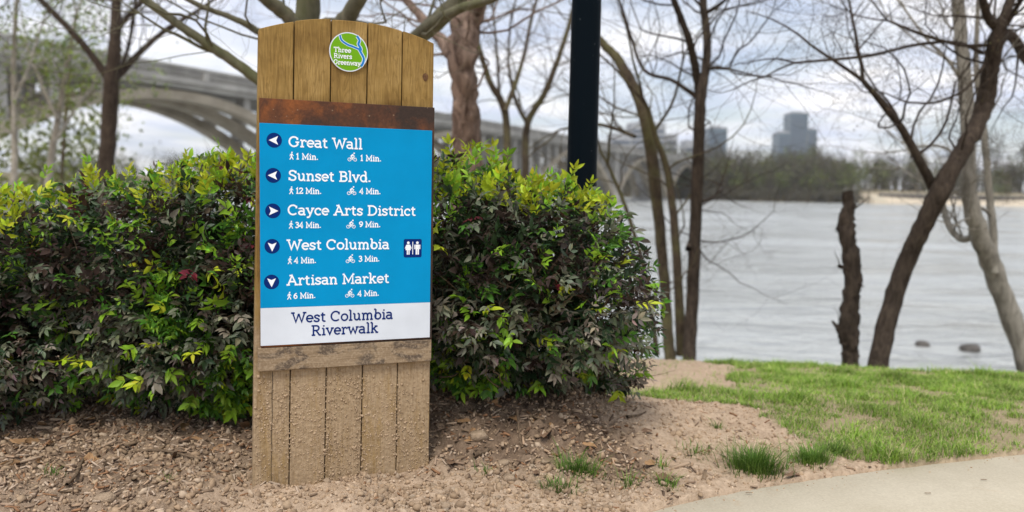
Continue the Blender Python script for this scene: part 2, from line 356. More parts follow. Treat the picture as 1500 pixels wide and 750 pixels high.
def mulch_mask(x, y):
    a = sstep(2.36, 2.75, y + 0.25 * (fbm(x * 4, y * 4, 33) - .5)) * (1 - sstep(0.26, 0.56, x + 0.25 * (y - 3) + 0.3 * (fbm(x * 3, y * 3, 37) - .5)))
    b = (1 - sstep(-1.0, -0.62, x)) * (0.5 + 0.4 * sstep(2.2, 2.6, y))
    n = fbm(x * 5, y * 5, 31)
    return np.clip(np.maximum(a, b) * (0.55 + 0.9 * n), 0, 1) * (y < 4.2)

def relief(x, y):
    k = 1 + 0.7 * np.exp(-((x + 0.30) / 0.60) ** 2 - ((y - 2.18) / 0.20) ** 2) + 0.7 * np.exp(-((x - 0.1) / 0.5) ** 2 - ((y - 2.75) / 0.25) ** 2)
    return k * (0.042 * (fbm(x * 9, y * 9, 3, 5, 0.6) - 0.5) + 0.050 * np.abs(fbm(x * 26, y * 26, 8, 3, 0.6) - 0.5))
def axis(segs):
    out = []
    for a, b_, st in segs: out.append(np.arange(a, b_, st))
    return np.concatenate(out)
xs = axis([(-1600, -400, 200), (-400, -60, 20), (-60, -10, 2.5), (-10, -2.4, 0.3), (-2.4, 2.6, 0.0125), (2.6, 8, 0.2), (8, 60, 3), (60, 400, 12), (400, 1601, 200)])
ys = axis([(-60, 0, 15), (0, 1.5, 0.25), (1.5, 3.5, 0.0125), (3.5, 7, 0.05), (7, 14, 0.3), (14, 60, 2.0), (60, 240, 15), (240, 400, 4), (400, 1701, 100)])
GX, GY = np.meshgrid(xs, ys); gx, gy = GX.ravel(), GY.ravel()
gz = ground(gx, gy)
near = (np.abs(gx) < 3) * (gy > 1.4) * (gy < 7)
lm = lawn_mask(gx, gy); mm = mulch_mask(gx, gy)
rough = relief(gx, gy)
gz = gz + near * rough * (1 - 0.75 * lm) * (0.75 + 0.6 * mm)
gz = gz - 0.035 * inpoly(gx, gy, PATH)
nx, ny = len(xs), len(ys)
ii = (np.arange(ny - 1)[:, None] * nx + np.arange(nx - 1)[None, :]).ravel()
GF = np.stack([ii, ii + 1, ii + nx + 1, ii + nx], 1)
bankm = np.clip(sstep(0.6, 1.6, gy - y_crest(gx)) + sstep(60, 100, gy), 0, 1)
yfr = gy - y_far(gx)
beachm = sstep(2, 6, yfr) * (1 - sstep(24, 40, yfr)) * sstep(105, 118, gx)
g_me = mesh_np('ground', np.stack([gx, gy, gz], 1), GF, M_ground, True, attrs={'mulch': mm, 'turf': np.clip(lm, 0, 1) * 0.45, 'bank': bankm, 'beach': beachm})
tag(link('ground', g_me), kind='structure')

# water
wx = axis([(-700, -60, 40), (-60, 60, 4), (60, 701, 40)]); wy = axis([(6, 60, 3), (60, 421, 20)])
A, Bm = np.meshgrid(wx, wy); i2 = (np.arange(len(wy) - 1)[:, None] * len(wx) + np.arange(len(wx) - 1)[None, :]).ravel()
tag(link('river', mesh_np('river', np.stack([A.ravel(), Bm.ravel(), np.full(A.size, WATER_Z)], 1), np.stack([i2, i2 + 1, i2 + len(wx) + 1, i2 + len(wx)], 1), M_water)), kind='structure')

# concrete path: slab with a rounded, slightly ragged edge
pe = []
for (x0, y0), (x1, y1) in zip(PATH_E[:-1], PATH_E[1:]):
    n_ = max(2, int(math.hypot(x1 - x0, y1 - y0) / 0.03))
    for k in range(n_): s = k / n_; pe.append((x0 + (x1 - x0) * s, y0 + (y1 - y0) * s))
pe = np.array(pe); ker = np.ones(17) / 17
sm = np.stack([np.convolve(np.pad(pe[:, k], 8, 'edge'), ker, 'valid') for k in (0, 1)], 1)
sm[:, 1] += 0.012 * (fbm(sm[:, 0] * 22, sm[:, 1] * 0, 77) - 0.5)
PZ = lambda x, y: ground(x, y) + 0.0 * x
def path_z(x, y): return -0.052 - 0.012 * sstep(0.5, 2.5, x) - 0.10 * np.maximum(y - 3.5, 0)
rows = []
for off, dz in ((0.0, -0.06), (0.0, -0.010), (0.012, 0.0), (0.35, 0.004), (0.9, 0.006), (2.6, 0.0)):
    rx, ry = sm[:, 0] + 0.25 * off, sm[:, 1] - off
    rows.append(np.stack([rx, ry, path_z(sm[:, 0], sm[:, 1]) + dz], 1))
PV = np.concatenate(rows); n_ = len(sm)
PF = np.concatenate([np.stack([np.arange(n_ - 1) + r * n_, np.arange(n_ - 1) + (r + 1) * n_, np.arange(1, n_) + (r + 1) * n_, np.arange(1, n_) + r * n_], 1) for r in range(len(rows) - 1)])
tag(link('concrete_path', mesh_np('concrete_path', PV, PF, M_conc, False)), kind='structure')

# ------------------------------------------------------------------ the sign
TH = 0.38196; SC = np.array([-0.48476, 2.42414, 0.72845])        # centre of the printed panel, yaw
sign = empty('trail_sign', (SC[0], SC[1], SC[2]), TH)
tag(sign, 'tall arched wooden plank trail sign with blue and white printed panel', 'sign')
# local frame: x to the right along the sign, -y towards the viewer, z up. Panel front at y = 0.
def lerp(a, b_, s): return a + (b_ - a) * s
TOP = [-0.254, -0.155, -0.050, 0.057, 0.162, 0.262]; BOT = [-0.275, -0.170, -0.065, 0.045, 0.155, 0.262]
def edge(k, v): return lerp(BOT[k], TOP[k], (v + 0.6) / 1.1)
def arch(u): return 0.629 - 0.72 * (u - 0.005) ** 2
for k in range(5):
    cols = 6; V = []; F = []
    zs = [-0.86, -0.6, -0.3, 0, 0.3, 0.52]
    gap = 0.0016; yf = 0.020 + random.uniform(-0.0012, 0.0012); yb = 0.060
    for zi in range(len(zs) + 1):
        for ci in range(cols + 1):
            s = ci / cols
            zz = zs[zi] if zi < len(zs) else None
            l = edge(k, zz if zz is not None else 0.6) + gap; r = edge(k + 1, zz if zz is not None else 0.6) - gap
            u = lerp(l, r, s)
            if zz is None: zz = arch(u) + 0.0015 * math.sin(k * 2.1)
            V.append((u, yf + 0.0015 * (2 * s - 1) ** 4, zz))
    nf = len(V)
    V += [(x, yb, z) for x, y, z in V]
    R_, C_ = len(zs) + 1, cols + 1
    for a in range(R_ - 1):
        for c_ in range(C_ - 1):
            q = a * C_ + c_; F.append((q, q + 1, q + C_ + 1, q + C_)); F.append((nf + q, nf + q + C_, nf + q + C_ + 1, nf + q + 1))
    for a in range(R_ - 1):
        q = a * C_; F.append((q, q + C_, nf + q + C_, nf + q)); q += C_ - 1; F.append((q, nf + q, nf + q + C_, q + C_))
    for c_ in range(C_ - 1):
        F.append((c_, nf + c_, nf + c_ + 1, c_ + 1)); q = (R_ - 1) * C_ + c_; F.append((q, q + 1, nf + q + 1, nf + q))
    bevel(link('plank', mesh('plank', V, F, M_wood), sign), 0.0022, 2)
# crack running down the leftmost plank
V = []; F = []
for j in range(25):
    zz = lerp(-0.40, -0.76, j / 24); u = -0.2185 + 0.0007 * math.sin(j * 0.9) - 0.006 * j / 24; w = 0.0006 * (1 - 0.6 * j / 24)
    V += [(u - w, 0.0175, zz), (u + w, 0.0175, zz), (u + w, 0.0235, zz), (u - w, 0.0235, zz)]
for j in range(24):
    q = 4 * j
    for a in range(4): F.append((q + a, q + (a + 1) % 4, q + 4 + (a + 1) % 4, q + 4 + a))
link('crack', mesh('crack', V, F, M_dark), sign)
# knot in the rightmost plank
i_k = [(.234 + .0085 * math.cos(a) * (1 + .12 * math.sin(3 * a)), .019, .480 + .012 * math.sin(a)) for a in [2 * math.pi * k / 20 for k in range(20)]]
i_c = [(.234 + (x - .234) * .45, .0184, .48 + (z - .48) * .45) for x, y, z in i_k]
V = i_k + i_c + [(x, .0225, z) for x, y, z in i_k]; F = [tuple(range(20, 40))] + [(k, (k + 1) % 20, 20 + (k + 1) % 20, 20 + k) for k in range(20)] + [(40 + k, 40 + (k + 1) % 20, (k + 1) % 20, k) for k in range(20)]
link('knot', mesh('knot', V, F, simple('knot_wood', (0.06, 0.028, 0.012), (0.17, 0.085, 0.035), 120, .8, .4, .002)), sign)
# backing battens
for z0 in (-0.30, 0.30): bevel(link('batten', boxmesh('batten', (-0.245, 0.25, 0.0605, 0.098, z0 - 0.045, z0 + 0.045), M_wood), sign), 0.003)
bevel(link('steel_plate', boxmesh('steel_plate', (-0.252, 0.2605, 0.0055, 0.0165, -0.325, 0.389), M_rust), sign), 0.0012)
bevel(link('cross_board', boxmesh('cross_board', (-0.260, 0.2595, 0.0035, 0.0170, -0.395, -0.3265), M_board), sign), 0.0025)
panel = link('printed_panel', boxmesh('printed_panel', (-0.2525, 0.2525, 0.0012, 0.0050, -0.209, 0.3188), M_blue), sign); bevel(panel, 0.0006, 1)
foot = link('white_footer', boxmesh('white_footer', (-0.2525, 0.2525, 0.0012, 0.0050, -0.3188, -0.2092), M_white), panel)

# flat printing: strokes with width, each on its own hair-thin layer
class Ink:
    def __init__(s, y0): s.V = []; s.F = []; s.y = y0
    def lay(s): s.y -= 0.000012
    def poly(s, pts):
        q = len(s.V); s.V += [(x, s.y, z) for x, z in pts]; s.F.append(tuple(range(q, q + len(pts)))); s.lay()
    def disc(s, cx, cz, r, n=28, rz=None): s.poly([(cx + r * math.cos(2 * math.pi * k / n), cz + (rz or r) * math.sin(2 * math.pi * k / n)) for k in range(n)])
    def ring(s, cx, cz, r, w, n=24): s.stroke([(cx + r * math.cos(2 * math.pi * k / n), cz + r * math.sin(2 * math.pi * k / n)) for k in range(n + 1)], w)
    def stroke(s, pts, w, cap=0.0):
        P = [Vector(p) for p in pts]; P = [p for i, p in enumerate(P) if i == 0 or (p - P[i - 1]).length > 1e-6]
        if len(P) < 2: return
        q = len(s.V); n = len(P)
        closed = (P[0] - P[-1]).length < 1e-6 and n > 3
        for i in range(n):
            a = P[i - 1] if i > 0 else (P[-2] if closed else None); c = P[i + 1] if i < n - 1 else (P[1] if closed else None)
            d0 = (P[i] - a).normalized() if a is not None else None; d1 = (c - P[i]).normalized() if c is not None else None
            if d0 is None: d0 = d1
            if d1 is None: d1 = d0
            n0 = Vector((-d0.y, d0.x)); n1 = Vector((-d1.y, d1.x)); m_ = n0 + n1
            if m_.length < 0.35: m_ = n1 * 1.0
            m_.normalize(); k = min(2.2, 1 / max(0.3, m_.dot(n1)))
            o = m_ * (w / 2 * k); p = P[i]
            for e in (p + o, p - o): s.V.append((e.x, s.y, e.y))
        for i in range(n - 1): s.F.append((q + 2 * i, q + 2 * i + 1, q + 2 * i + 3, q + 2 * i + 2))
        s.lay()
    def build(s, name, mat, parent):
        return link(name, mesh(name, s.V, s.F, mat), parent)
def arc(cx, cy, rx, ry, a0, a1, n=14):
    return [(cx + rx * math.cos(math.radians(lerp(a0, a1, k / n))), cy + ry * math.sin(math.radians(lerp(a0, a1, k / n)))) for k in range(n + 1)]
def spl(pts, n=5):
    P = [pts[0]] + list(pts) + [pts[-1]]; out = []
    for i in range(1, len(P) - 2):
        for k in range(n):
            t_ = k / n; r = []
            for d in (0, 1):
                p0, p1, p2, p3 = P[i - 1][d], P[i][d], P[i + 1][d], P[i + 2][d]
                r.append(0.5 * (2 * p1 + (p2 - p0) * t_ + (2 * p0 - 5 * p1 + 4 * p2 - p3) * t_ ** 2 + (3 * p1 - p0 - 3 * p2 + p3) * t_ ** 3))
            out.append(tuple(r))
    out.append(tuple(pts[-1])); return out
X = 0.68
def sf(x, y, h=0.15): return [(x - h, y), (x + h, y)]
GL = {   # slab-serif glyphs: (advance, strokes on centre lines; cap height 1, x-height X)
 'G': (1.02, [arc(.47, .5, .42, .5, 48, 322), [(.80, .13), (.80, .45)], sf(.78, .45, .17), [(.78, .94), (.78, .68)]]),
 'C': (.94, [arc(.47, .5, .42, .5, 45, 315), [(.78, .95), (.78, .67)]]),
 'W': (1.30, [[(.10, 1), (.37, 0.02), (.64, .90)], [(.64, .90), (.91, .02), (1.18, 1)], sf(.10, 1, .17), sf(1.18, 1, .17)]),
 'S': (.80, [spl([(.66, .80), (.55, .95), (.38, 1.0), (.20, .95), (.11, .78), (.17, .62), (.38, .52), (.58, .42), (.66, .25), (.58, .06), (.38, 0), (.19, .05), (.08, .22)]), [(.67, .72), (.67, 1.0)], [(.08, .0), (.08, .29)]]),
 'B': (.86, [[(.20, 0), (.20, 1)], [(.02, 1), (.45, 1)] + arc(.45, .765, .24, .235, 90, -90)[1:] + [(.20, .53)], [(.02, 0), (.48, 0)] + arc(.48, .265, .27, .265, -90, 90)[1:] + [(.20, .53)]]),
 'A': (1.04, [[(.14, 0), (.50, 1), (.88, 0)], [(.26, .34), (.77, .34)], sf(.14, 0, .16), sf(.89, 0, .16), [(.26, 1), (.52, 1)]]),
 'D': (1.00, [[(.20, 0), (.20, 1)], [(.02, 1), (.42, 1)] + arc(.42, .5, .46, .5, 90, -90)[1:] + [(.02, 0)]]),
 'M': (1.24, [[(.20, 0), (.20, 1), (.61, .18), (1.02, 1), (1.02, 0)], sf(.20, 0, .17), sf(1.02, 0, .17), [(.04, 1), (.22, 1)], [(1.0, 1), (1.18, 1)]]),
 'R': (.96, [[(.20, 0), (.20, 1)], [(.02, 1), (.46, 1)] + arc(.46, .745, .26, .255, 90, -90)[1:] + [(.20, .49)], [(.46, .49), (.76, 0), (.93, 0)], sf(.20, 0, .17)]),
 'T': (.92, [[(.45, 0), (.45, 1)], [(.06, .76), (.06, 1), (.84, 1), (.84, .76)], sf(.45, 0, .17)]),
 'a': (.72, [[(.09, X - .09)] + spl([(.10, X - .05), (.30, X), (.48, X - .06), (.53, X - .22)]) + [(.53, 0)], arc(.30, .19, .235, .19, 60, 330) , [(.30 + .12, .19 + .16), (.53, .36)], [(.50, 0), (.68, 0)]]),
 'b': (.78, [[(.20, 0), (.20, 1.08)], arc(.40, .34, .28, .34, -180, 180, 20), [(.03, 1.08), (.20, 1.08)]]),
 'c': (.68, [arc(.37, .34, .29, .34, 48, 318), [(.57, .64), (.57, .45)]]),
 'd': (.80, [[(.58, 0), (.58, 1.08)], arc(.36, .34, .28, .34, -180, 180, 20), [(.42, 1.08), (.58, 1.08)], [(.58, 0), (.74, 0)]]),
 'e': (.72, [[(.07, .35), (.64, .35)] + arc(.36, .34, .285, .34, 8, 318)]),
 'h': (.84, [[(.20, 0), (.20, 1.08)], [(.20, .42)] + arc(.42, .44, .21, .24, 160, 0)[1:] + [(.63, 0)], [(.03, 1.08), (.20, 1.08)], sf(.20, 0, .15), sf(.63, 0, .15)]),
 'i': (.42, [[(.22, 0), (.22, X)], [(.05, X), (.22, X)], sf(.22, 0, .17), [(.22, .88), (.22, 1.03)]]),
 'k': (.82, [[(.20, 0), (.20, 1.08)], [(.20, .28), (.58, X)], [(.36, .44), (.64, 0)], [(.03, 1.08), (.20, 1.08)], sf(.20, 0, .15), sf(.66, 0, .14), sf(.58, X, .15)]),
 'l': (.42, [[(.22, 0), (.22, 1.08)], [(.05, 1.08), (.22, 1.08)], sf(.22, 0, .17)]),
 'm': (1.20, [[(.20, 0), (.20, X)], [(.20, .42)] + arc(.40, .44, .19, .24, 160, 0)[1:] + [(.59, 0)], [(.59, .42)] + arc(.79, .44, .19, .24, 160, 0)[1:] + [(.98, 0)], [(.03, X), (.20, X)], sf(.20, 0, .14), sf(.59, 0, .13), sf(.98, 0, .14)]),
 'n': (.84, [[(.20, 0), (.20, X)], [(.20, .42)] + arc(.42, .44, .21, .24, 160, 0)[1:] + [(.63, 0)], [(.03, X), (.20, X)], sf(.20, 0, .15), sf(.63, 0, .15)]),
 'o': (.74, [arc(.37, .34, .29, .34, 0, 360, 22)]),
 'r': (.62, [[(.20, 0), (.20, X)], [(.20, .38)] + arc(.42, .42, .22, .26, 165, 75)[1:], [(.54, X), (.54, .50)], [(.03, X), (.20, X)], sf(.20, 0, .17)]),
 's': (.62, [spl([(.50, .54), (.40, .66), (.28, X), (.14, .62), (.11, .50), (.20, .39), (.36, .31), (.49, .20), (.45, .05), (.29, 0), (.13, .04), (.07, .14)]), [(.51, .48), (.51, X)], [(.07, 0), (.07, .18)]]),
 't': (.56, [[(.22, .94), (.22, .18)] + arc(.38, .16, .16, .16, 180, 310)[1:], [(.04, X), (.46, X)]]),
 'u': (.84, [[(.03, X), (.19, X)], [(.19, X), (.19, .24)] + arc(.39, .24, .20, .24, 180, 345)[1:] + [(.62, .30)], [(.62, X), (.62, 0)], [(.46, X), (.62, X)], [(.62, 0), (.78, 0)]]),
 'v': (.76, [[(.12, X), (.37, .02), (.62, X)], sf(.12, X, .14), sf(.62, X, .14)]),
 'w': (1.08, [[(.12, X), (.32, .02), (.53, .60), (.74, .02), (.94, X)], sf(.12, X, .14), sf(.94, X, .14)]),
 'y': (.78, [[(.12, X), (.39, .03)], [(.64, X), (.34, -.16), (.24, -.28), (.08, -.28)], sf(.12, X, .14), sf(.64, X, .14)]),
 '.': (.32, [[(.15, -.03), (.15, .14)]]), ' ': (.42, []),
 '1': (.56, [[(.08, .80), (.28, 1), (.28, 0)], sf(.28, 0, .20)]),
 '2': (.74, [spl([(.10, .74), (.18, .94), (.36, 1), (.56, .92), (.60, .72), (.46, .46), (.10, .02)]) + [(.64, .02), (.64, .2)]]),
 '3': (.72, [spl([(.10, .84), (.32, 1), (.54, .90), (.54, .66), (.28, .55)]), spl([(.28, .55), (.56, .46), (.62, .24), (.48, .04), (.26, 0), (.07, .14)])]),
 '4': (.78, [[(.52, 0), (.52, 1), (.06, .28), (.72, .28)], sf(.52, 0, .14)]),
 '6': (.74, [spl([(.56, .96), (.32, .84), (.14, .58), (.10, .30)]), arc(.36, .29, .26, .29, 0, 360, 20)]),
 '9': (.74, [spl([(.18, .04), (.42, .16), (.60, .42), (.64, .70)]), arc(.38, .71, .26, .29, 0, 360, 20)]),
}
def text_ink(ink, s, x0, x1, zb, cap, w=0.145):
    adv = sum(GL[ch][0] for ch in s); k = (x1 - x0) / (adv - 0.06)
    x = x0 - 0.01 * k
    for ch in s:
        a, st = GL[ch]
        for p in st: ink.stroke([(x + q[0] * k, zb + (w / 2 + q[1] * (1 - w)) * cap) for q in p], w * cap * (1.25 if ch == '.' else 1))
        x += a * k
def lettering(s, x0, x1, zb, cap, mat, parent, y0=0.0008, w=0.145):
    i = Ink(y0); text_ink(i, s, x0, x1, zb, cap, w); o = i.build('lettering', mat, parent); o['label'] = 'printed words ' + s.replace('.', ''); return o
for s, x0, x1, zb, cap in (('Great Wall', -.172, .038, .254, .0315), ('Sunset Blvd.', -.173, .064, .1575, .0315), ('Cayce Arts District', -.175, .203, .0585, .0315), ('West Columbia', -.177, .121, -.0425, .0315), ('Artisan Market', -.179, .122, -.1455, .0315)):
    lettering(s, x0, x1, zb, cap, M_text, panel)
for s, x0, x1, zb in (('1 Min.', -.152, -.090, .219), ('1 Min.', .033, .095, .220), ('12 Min.', -.153, -.081, .1205), ('4 Min.', .031, .094, .1225), ('34 Min.', -.155, -.082, .0215), ('9 Min.', .030, .094, .0235), ('4 Min.', -.158, -.096, -.0815), ('3 Min.', .029, .092, -.0795), ('6 Min.', -.160, -.098, -.185), ('4 Min.', .027, .091, -.184)):
    lettering(s, x0, x1, zb, .0185, M_text, panel, w=0.17)
lettering('West Columbia', -.165, .134, -.2565, .0325, M_navy, foot); lettering('Riverwalk', -.109, .089, -.297, .0325, M_navy, foot)
# arrow discs
for k, (x, z, a) in enumerate(((-.2125, .2715, 90), (-.2155, .172, 90), (-.2170, .071, -90), (-.2195, -.0305, 180), (-.2215, -.1335, 180))):
    i = Ink(0.0009); i.disc(x, z, .0212, 36); d = i.build('arrow_disc', M_navy, panel)
    i = Ink(0.0007); ca, sa = math.cos(math.radians(a)), math.sin(math.radians(a))
    for tri in ([(0, .0150), (-.0122, -.0105), (0, -.0055)], [(0, .0150), (0, -.0055), (.0122, -.0105)]): i.poly([(x + p * ca - q * sa, z + p * sa + q * ca) for p, q in tri])
    i.build('arrow', M_text, panel)
def walker(x, z, h, mat):
    i = Ink(0.0008); P = lambda u, v_: (x + u * h, z + v_ * h)
    i.disc(*P(.04, .91), .09 * h, 14)
    i.stroke([P(.02, .78), P(-.02, .42)], .17 * h); i.stroke([P(-.02, .44), P(.10, .22), P(.20, 0)], .115 * h); i.stroke([P(-.02, .44), P(-.10, .20), P(-.24, 0)], .115 * h)
    i.stroke([P(.02, .76), P(.14, .58), P(.25, .50)], .08 * h); i.stroke([P(.0, .76), P(-.16, .62), P(-.20, .42)], .08 * h)
    i.build('walker_pictogram', mat, panel)
def cyclist(x, z, w, mat):
    i = Ink(0.0008); P = lambda u, v_: (x + u * w, z + v_ * w)
    for c_ in (.20, .80): i.ring(*P(c_, .20), .165 * w, .055 * w)
    i.stroke([P(.20, .20), P(.38, .42), P(.62, .42), P(.47, .18), P(.38, .42)], .055 * w); i.stroke([P(.80, .20), P(.64, .50), P(.72, .54)], .055 * w)
    i.stroke([P(.34, .52), P(.60, .74)], .16 * w); i.stroke([P(.60, .74), P(.62, .60), P(.78, .56)], .07 * w); i.stroke([P(.34, .50), P(.54, .40), P(.48, .16)], .09 * w); i.disc(*P(.70, .87), .085 * w, 14)
    i.build('cyclist_pictogram', mat, panel)
for xw, xb, z in ((-.1645, -.0045, .2185), (-.1655, -.006, .1195), (-.1665, -.0075, .0205), (-.170, -.009, -.0825), (-.172, -.0105, -.186)):
    walker(xw, z, .0225, M_text); cyclist(xb, z, .0275, M_text)
# restroom square
i = Ink(0.0009); cxr, czr, hs = .195, -.040, .0282
pts = []
for sx_, sz_, a0 in ((1, 1, 0), (-1, 1, 90), (-1, -1, 180), (1, -1, 270)): pts += [(cxr + sx_ * (hs - .005) + .005 * math.cos(math.radians(a0 + q * 22.5)), czr + sz_ * (hs - .005) + .005 * math.sin(math.radians(a0 + q * 22.5))) for q in range(5)]
i.poly(pts); i.build('restroom_square', M_navy, panel)
i = Ink(0.0007); i.stroke([(cxr, czr - .019), (cxr, czr + .020)], .0022)
for s_, xx in ((0, cxr - .014), (1, cxr + .0145)):
    i.disc(xx, czr + .0165, .0042, 16)
    if s_ == 0:
        i.poly([(xx - .004, czr + .011), (xx - .0085, czr - .006), (xx + .0085, czr - .006), (xx + .004, czr + .011)])
        i.stroke([(xx - .0045, czr + .0105), (xx - .0095, czr - .001)], .003); i.stroke([(xx + .0045, czr + .0105), (xx + .0095, czr - .001)], .003)
        for d in (-.0026, .0026): i.stroke([(xx + d, czr - .004), (xx + d, czr - .0195)], .0036)
    else:
        i.poly([(xx - .0055, czr + .011), (xx - .0055, czr - .003), (xx + .0055, czr - .003), (xx + .0055, czr + .011)])
        for d in (-.0078, .0078): i.stroke([(xx + d, czr + .0108), (xx + d, czr - .003)], .003)
        for d in (-.0029, .0029): i.stroke([(xx + d, czr - .001), (xx + d, czr - .0195)], .0045)
i.build('restroom_pictogram', M_text, panel)
# round emblem
def disc_solid(name, cx, cz, r, y0, y1, mat, parent, n=64):
    V = [(cx + r * math.cos(2 * math.pi * k / n), y, cz + r * math.sin(2 * math.pi * k / n)) for y in (y0, y1) for k in range(n)]
    F = [tuple(range(n))[::-1], tuple(range(n, 2 * n))] + [(k, (k + 1) % n, n + (k + 1) % n, n + k) for k in range(n)]
    return link(name, mesh(name, V, F, mat), parent)
EX, EZ = 0.0005, .5365
emb = disc_solid('round_emblem', EX, EZ, .0565, 0.0145, 0.0185, M_white, sign)
i = Ink(0.0143); i.disc(EX, EZ, .0535, 64); i.build('emblem_face', M_green, emb)
i = Ink(0.0139)
def clipd(p): 
    r = math.hypot(*p); return p if r < .0525 else (p[0] * .0525 / r, p[1] * .0525 / r)
for p, w in (([(-.026, .0465), (-.021, .032), (-.004, .021), (.010, .017), (.027, .011)], .0058), ([(.0235, .0475), (.031, .036), (.028, .024), (.035, .012), (.033, .003)], .0068), ([(.028, .013), (.037, -.002), (.044, -.016), (.041, -.030), (.036, -.0385)], .0068)):
    q = [(EX + a, EZ + c_) for a, c_ in map(clipd, spl(p))]
    i.stroke(q, w * 1.45); 
i.build('river_outline', M_text, emb)
i = Ink(0.0136)
for p, w in (([(-.026, .0465), (-.021, .032), (-.004, .021), (.010, .017), (.027, .011)], .0058), ([(.0235, .0475), (.031, .036), (.028, .024), (.035, .012), (.033, .003)], .0068), ([(.028, .013), (.037, -.002), (.044, -.016), (.041, -.030), (.036, -.0385)], .0068)):
    i.stroke([(EX + a, EZ + c_) for a, c_ in map(clipd, spl(p))], w)
i.build('river_mark', M_river, emb)
for s, x1, zb in (('Three', .006, -.003), ('Rivers', .009, -.0205), ('Greenway', .034, -.0385)):
    lettering(s, EX - .0435, EX + x1, EZ + zb, .0145, M_text, emb, y0=0.0134, w=0.15)
# dried mud splashes on the lower planks
ico_V = []; ico_F = []
def icosphere(sub=1):
    import bmesh
    bm = bmesh.new(); bmesh.ops.create_icosphere(bm, subdivisions=sub, radius=1); bm.verts.ensure_lookup_table()
    V = np.array([v_.co[:] for v_ in bm.verts]); F = np.array([[v_.index for v_ in f.verts] for f in bm.faces]); bm.free(); return V, F
IV1, IF1 = icosphere(1); IV2, IF2 = icosphere(2)
nb = 3000
bu = RNG.uniform(-.268, .258, nb); bz = -.40 - .36 * RNG.beta(1.3, 1.1, nb); kp = fbm(bu * 14, bz * 9, 19, 3) > RNG.uniform(.25, .68, nb); bu, bz = bu[kp], bz[kp]; nb = len(bu); br = .0009 + .0030 * RNG.beta(1.1, 5, nb) * 1.6
V = (IV1[None] * np.stack([br * RNG.uniform(.8, 1.6, nb), br * .55, br * RNG.uniform(.8, 1.7, nb)], 1)[:, None]) * RNG.uniform(.75, 1.2, (nb, len(IV1), 1)) + np.stack([bu, np.full(nb, .0192), bz], 1)[:, None]
o = link('mud_splatter', mesh_np('mud_splatter', V.reshape(-1, 3), (IF1[None] + (np.arange(nb) * len(IV1))[:, None, None]).reshape(-1, 3), M_mud, True), sign); o['kind'] = 'stuff'

# ------------------------------------------------------------------ tubes and trees
def tube(P, Rr, sides=6, cap=True, lump=0.0):
    P = np.asarray(P, float); n = len(P); T = np.gradient(P, axis=0); T /= np.linalg.norm(T, axis=1)[:, None] + 1e-9
    ref = np.array([0.31, 0.87, 0.38]); A_ = np.cross(T, ref); A_ /= np.linalg.norm(A_, axis=1)[:, None] + 1e-9; B_ = np.cross(T, A_)
    an = np.arange(sides) * 2 * math.pi / sides
    rr = np.asarray(Rr, float)[:, None] * np.ones((1, sides))
    if lump: rr = rr * (1 + lump * (RNG.random((n, sides)) - 0.5) * 2)
    V = P[:, None] + rr[:, :, None] * (np.cos(an)[None, :, None] * A_[:, None] + np.sin(an)[None, :, None] * B_[:, None])
    q = (np.arange(n - 1)[:, None] * sides + np.arange(sides)[None, :]); q2 = (np.arange(n - 1)[:, None] * sides + (np.arange(sides)[None, :] + 1) % sides)
    F = np.stack([q, q2, q2 + sides, q + sides], -1).reshape(-1, 4)
    V = V.reshape(-1, 3)
    return V, F
def smooth_path(P, n):
    P = np.asarray(P, float); Q = np.concatenate([[2 * P[0] - P[1]], P, [2 * P[-1] - P[-2]]]); out = []
    for i in range(1, len(Q) - 2):
        for k in range(n):
            t_ = k / n; p0, p1, p2, p3 = Q[i - 1], Q[i], Q[i + 1], Q[i + 2]
            out.append(0.5 * (2 * p1 + (p2 - p0) * t_ + (2 * p0 - 5 * p1 + 4 * p2 - p3) * t_ ** 2 + (3 * p1 - p0 - 3 * p2 + p3) * t_ ** 3))
    out.append(P[-1]); return np.array(out)
def grow(start, d, L, r, level, out, maxlevel, up=0.15, kink=0.25):
    n = max(4, int(6 + L * 3)); P = [np.array(start, float)]; d = d / np.linalg.norm(d)
    for k in range(n):
        d = d + RNG.normal(0, kink, 3) * np.array([1, 1, 0.8]) + np.array([0, 0, up * 0.3]); d /= np.linalg.norm(d); P.append(P[-1] + d * L / n)
    P = np.array(P); rad = r * (1 - np.linspace(0, 1, n + 1) * 0.82)
    out.append((P, rad))
    if level < maxlevel:
        m_ = RNG.integers(3, 6)
        for k in range(m_):
            s = RNG.uniform(0.2, 0.95); i_ = min(n - 1, int(s * n)); base = P[i_] + (P[i_ + 1] - P[i_]) * (s * n - i_)
            t_ = P[i_ + 1] - P[i_]; t_ /= np.linalg.norm(t_); side = np.cross(t_, RNG.normal(0, 1, 3)); side /= np.linalg.norm(side) + 1e-9
            grow(base, t_ * RNG.uniform(0.4, 0.9) + side, L * RNG.uniform(0.4, 0.7), max(0.0012, rad[i_] * RNG.uniform(0.35, 0.55)), level + 1, out, maxlevel, up, kink)
